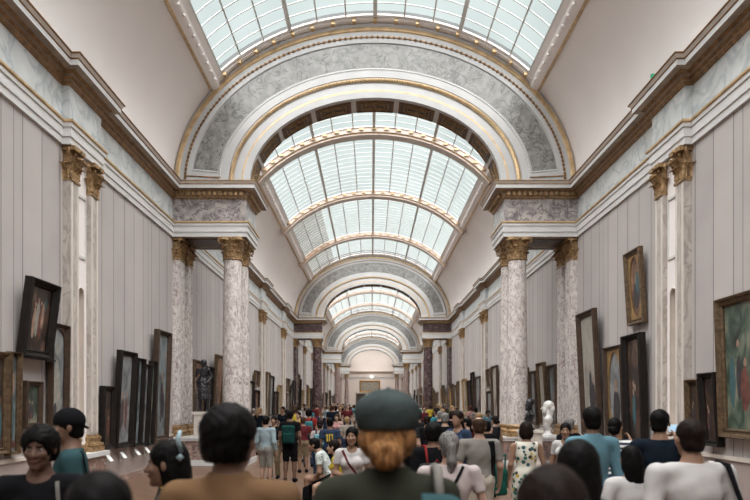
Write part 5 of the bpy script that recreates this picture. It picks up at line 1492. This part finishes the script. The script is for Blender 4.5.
def zone(x, y):
    lane = 'left side' if x < -1.6 else ('right side' if x > 1.6 else 'centre')
    z = 'before the first arch' if y < 18 else ('just beyond first arch' if y < 26 else ('halfway to second arch' if y < 38 else ('near the second arch' if y < 50 else ('beyond second arch' if y < 75 else 'far down the gallery'))))
    return lane, z
spots = []
def free(x, y, r=0.62):
    return all((x - a) ** 2 + (y - b) ** 2 > r * r for a, b in placed)
tries = 0
# right of the beret, a tight knot of people between the foreground and the first arch
knot = [(408, 12.5, 415), (418, 15.0, 411), (427, 14.0, 416), (445, 12.6, 413), (458, 9.6, 411), (468, 13.5, 418), (440, 16.5, 411), (495, 14.8, 416), (487, 12.2, 421), (404, 16.8, 409), (452, 17.2, 411), (479, 16.8, 413), (503, 12.0, 419)]
for px, D, yt in knot:
    x = place(px, D)[0]
    if not free(x, D, 0.58): continue
    placed.append((x, D)); spots.append((x, D, min(1.86, max(1.5, hgt(yt, D)))))
while len(spots) < 165 and tries < 9000:
    tries += 1
    y = 17.8 + (rnd.random() ** 1.35) * 75
    x = rnd.uniform(-4.7, 4.7)
    if any(a - 0.7 < y < a + ARCH_D + 0.7 for a in ARCH_F): x *= 0.66
    if y < 19.5 and -3.4 < x < -1.2: continue
    if not free(x, y): continue
    placed.append((x, y)); spots.append((x, y, rnd.uniform(1.55, 1.84)))
for x, y, H in spots:
    for t_ in range(200):
        i = rnd.randrange(len(pv)); tc = rnd.choice(TOPS); hm = rnd.choice(HAIRS)
        away = rnd.random() < 0.68
        lane, z = zone(x, y)
        lab = '%s %s-haired person in %s facing %s, %s, %s' % (DESC[i], HAIR_WORD[hm], CN.get(tc, tc), 'away' if away else 'the camera', lane, z)
        if lab not in labels: break
    labels.add(lab)
    if i not in used_proto: o = pv[i]; used_proto.add(i)
    else: o = copy_tree(pv[i])
    k = H / 1.70
    o.scale = (k, k, k); o.location = (x, y, 0)
    o.rotation_euler = (0, 0, R(rnd.uniform(-50, 50) if away else rnd.uniform(110, 250)))
    tag(o, lab[0].upper() + lab[1:] if False else lab, 'person', 'visitors further down the gallery')
    o.material_slots[0].link = 'OBJECT'; o.material_slots[0].material = M[rnd.choice(SK)]
    for c in (KIDS.get(o.name) or [q for q in COL.objects if q.parent == o]):
        nm = c.name.split('.')[0]; c.material_slots[0].link = 'OBJECT'
        c.material_slots[0].material = M[hm] if nm == 'hair' else (M['c_' + tc] if nm == 't_shirt' else (M['c_' + rnd.choice(['denim', 'black', 'khaki', 'charcoal', 'cream', 'navy'])] if nm in ('trousers', 'shorts', 'skirt') else M['c_' + rnd.choice(['black', 'white', 'charcoal'])]))
for i, o in enumerate(pv):
    if i not in used_proto:
        for c in KIDS[o.name]: bpy.data.objects.remove(c)
        bpy.data.objects.remove(o)
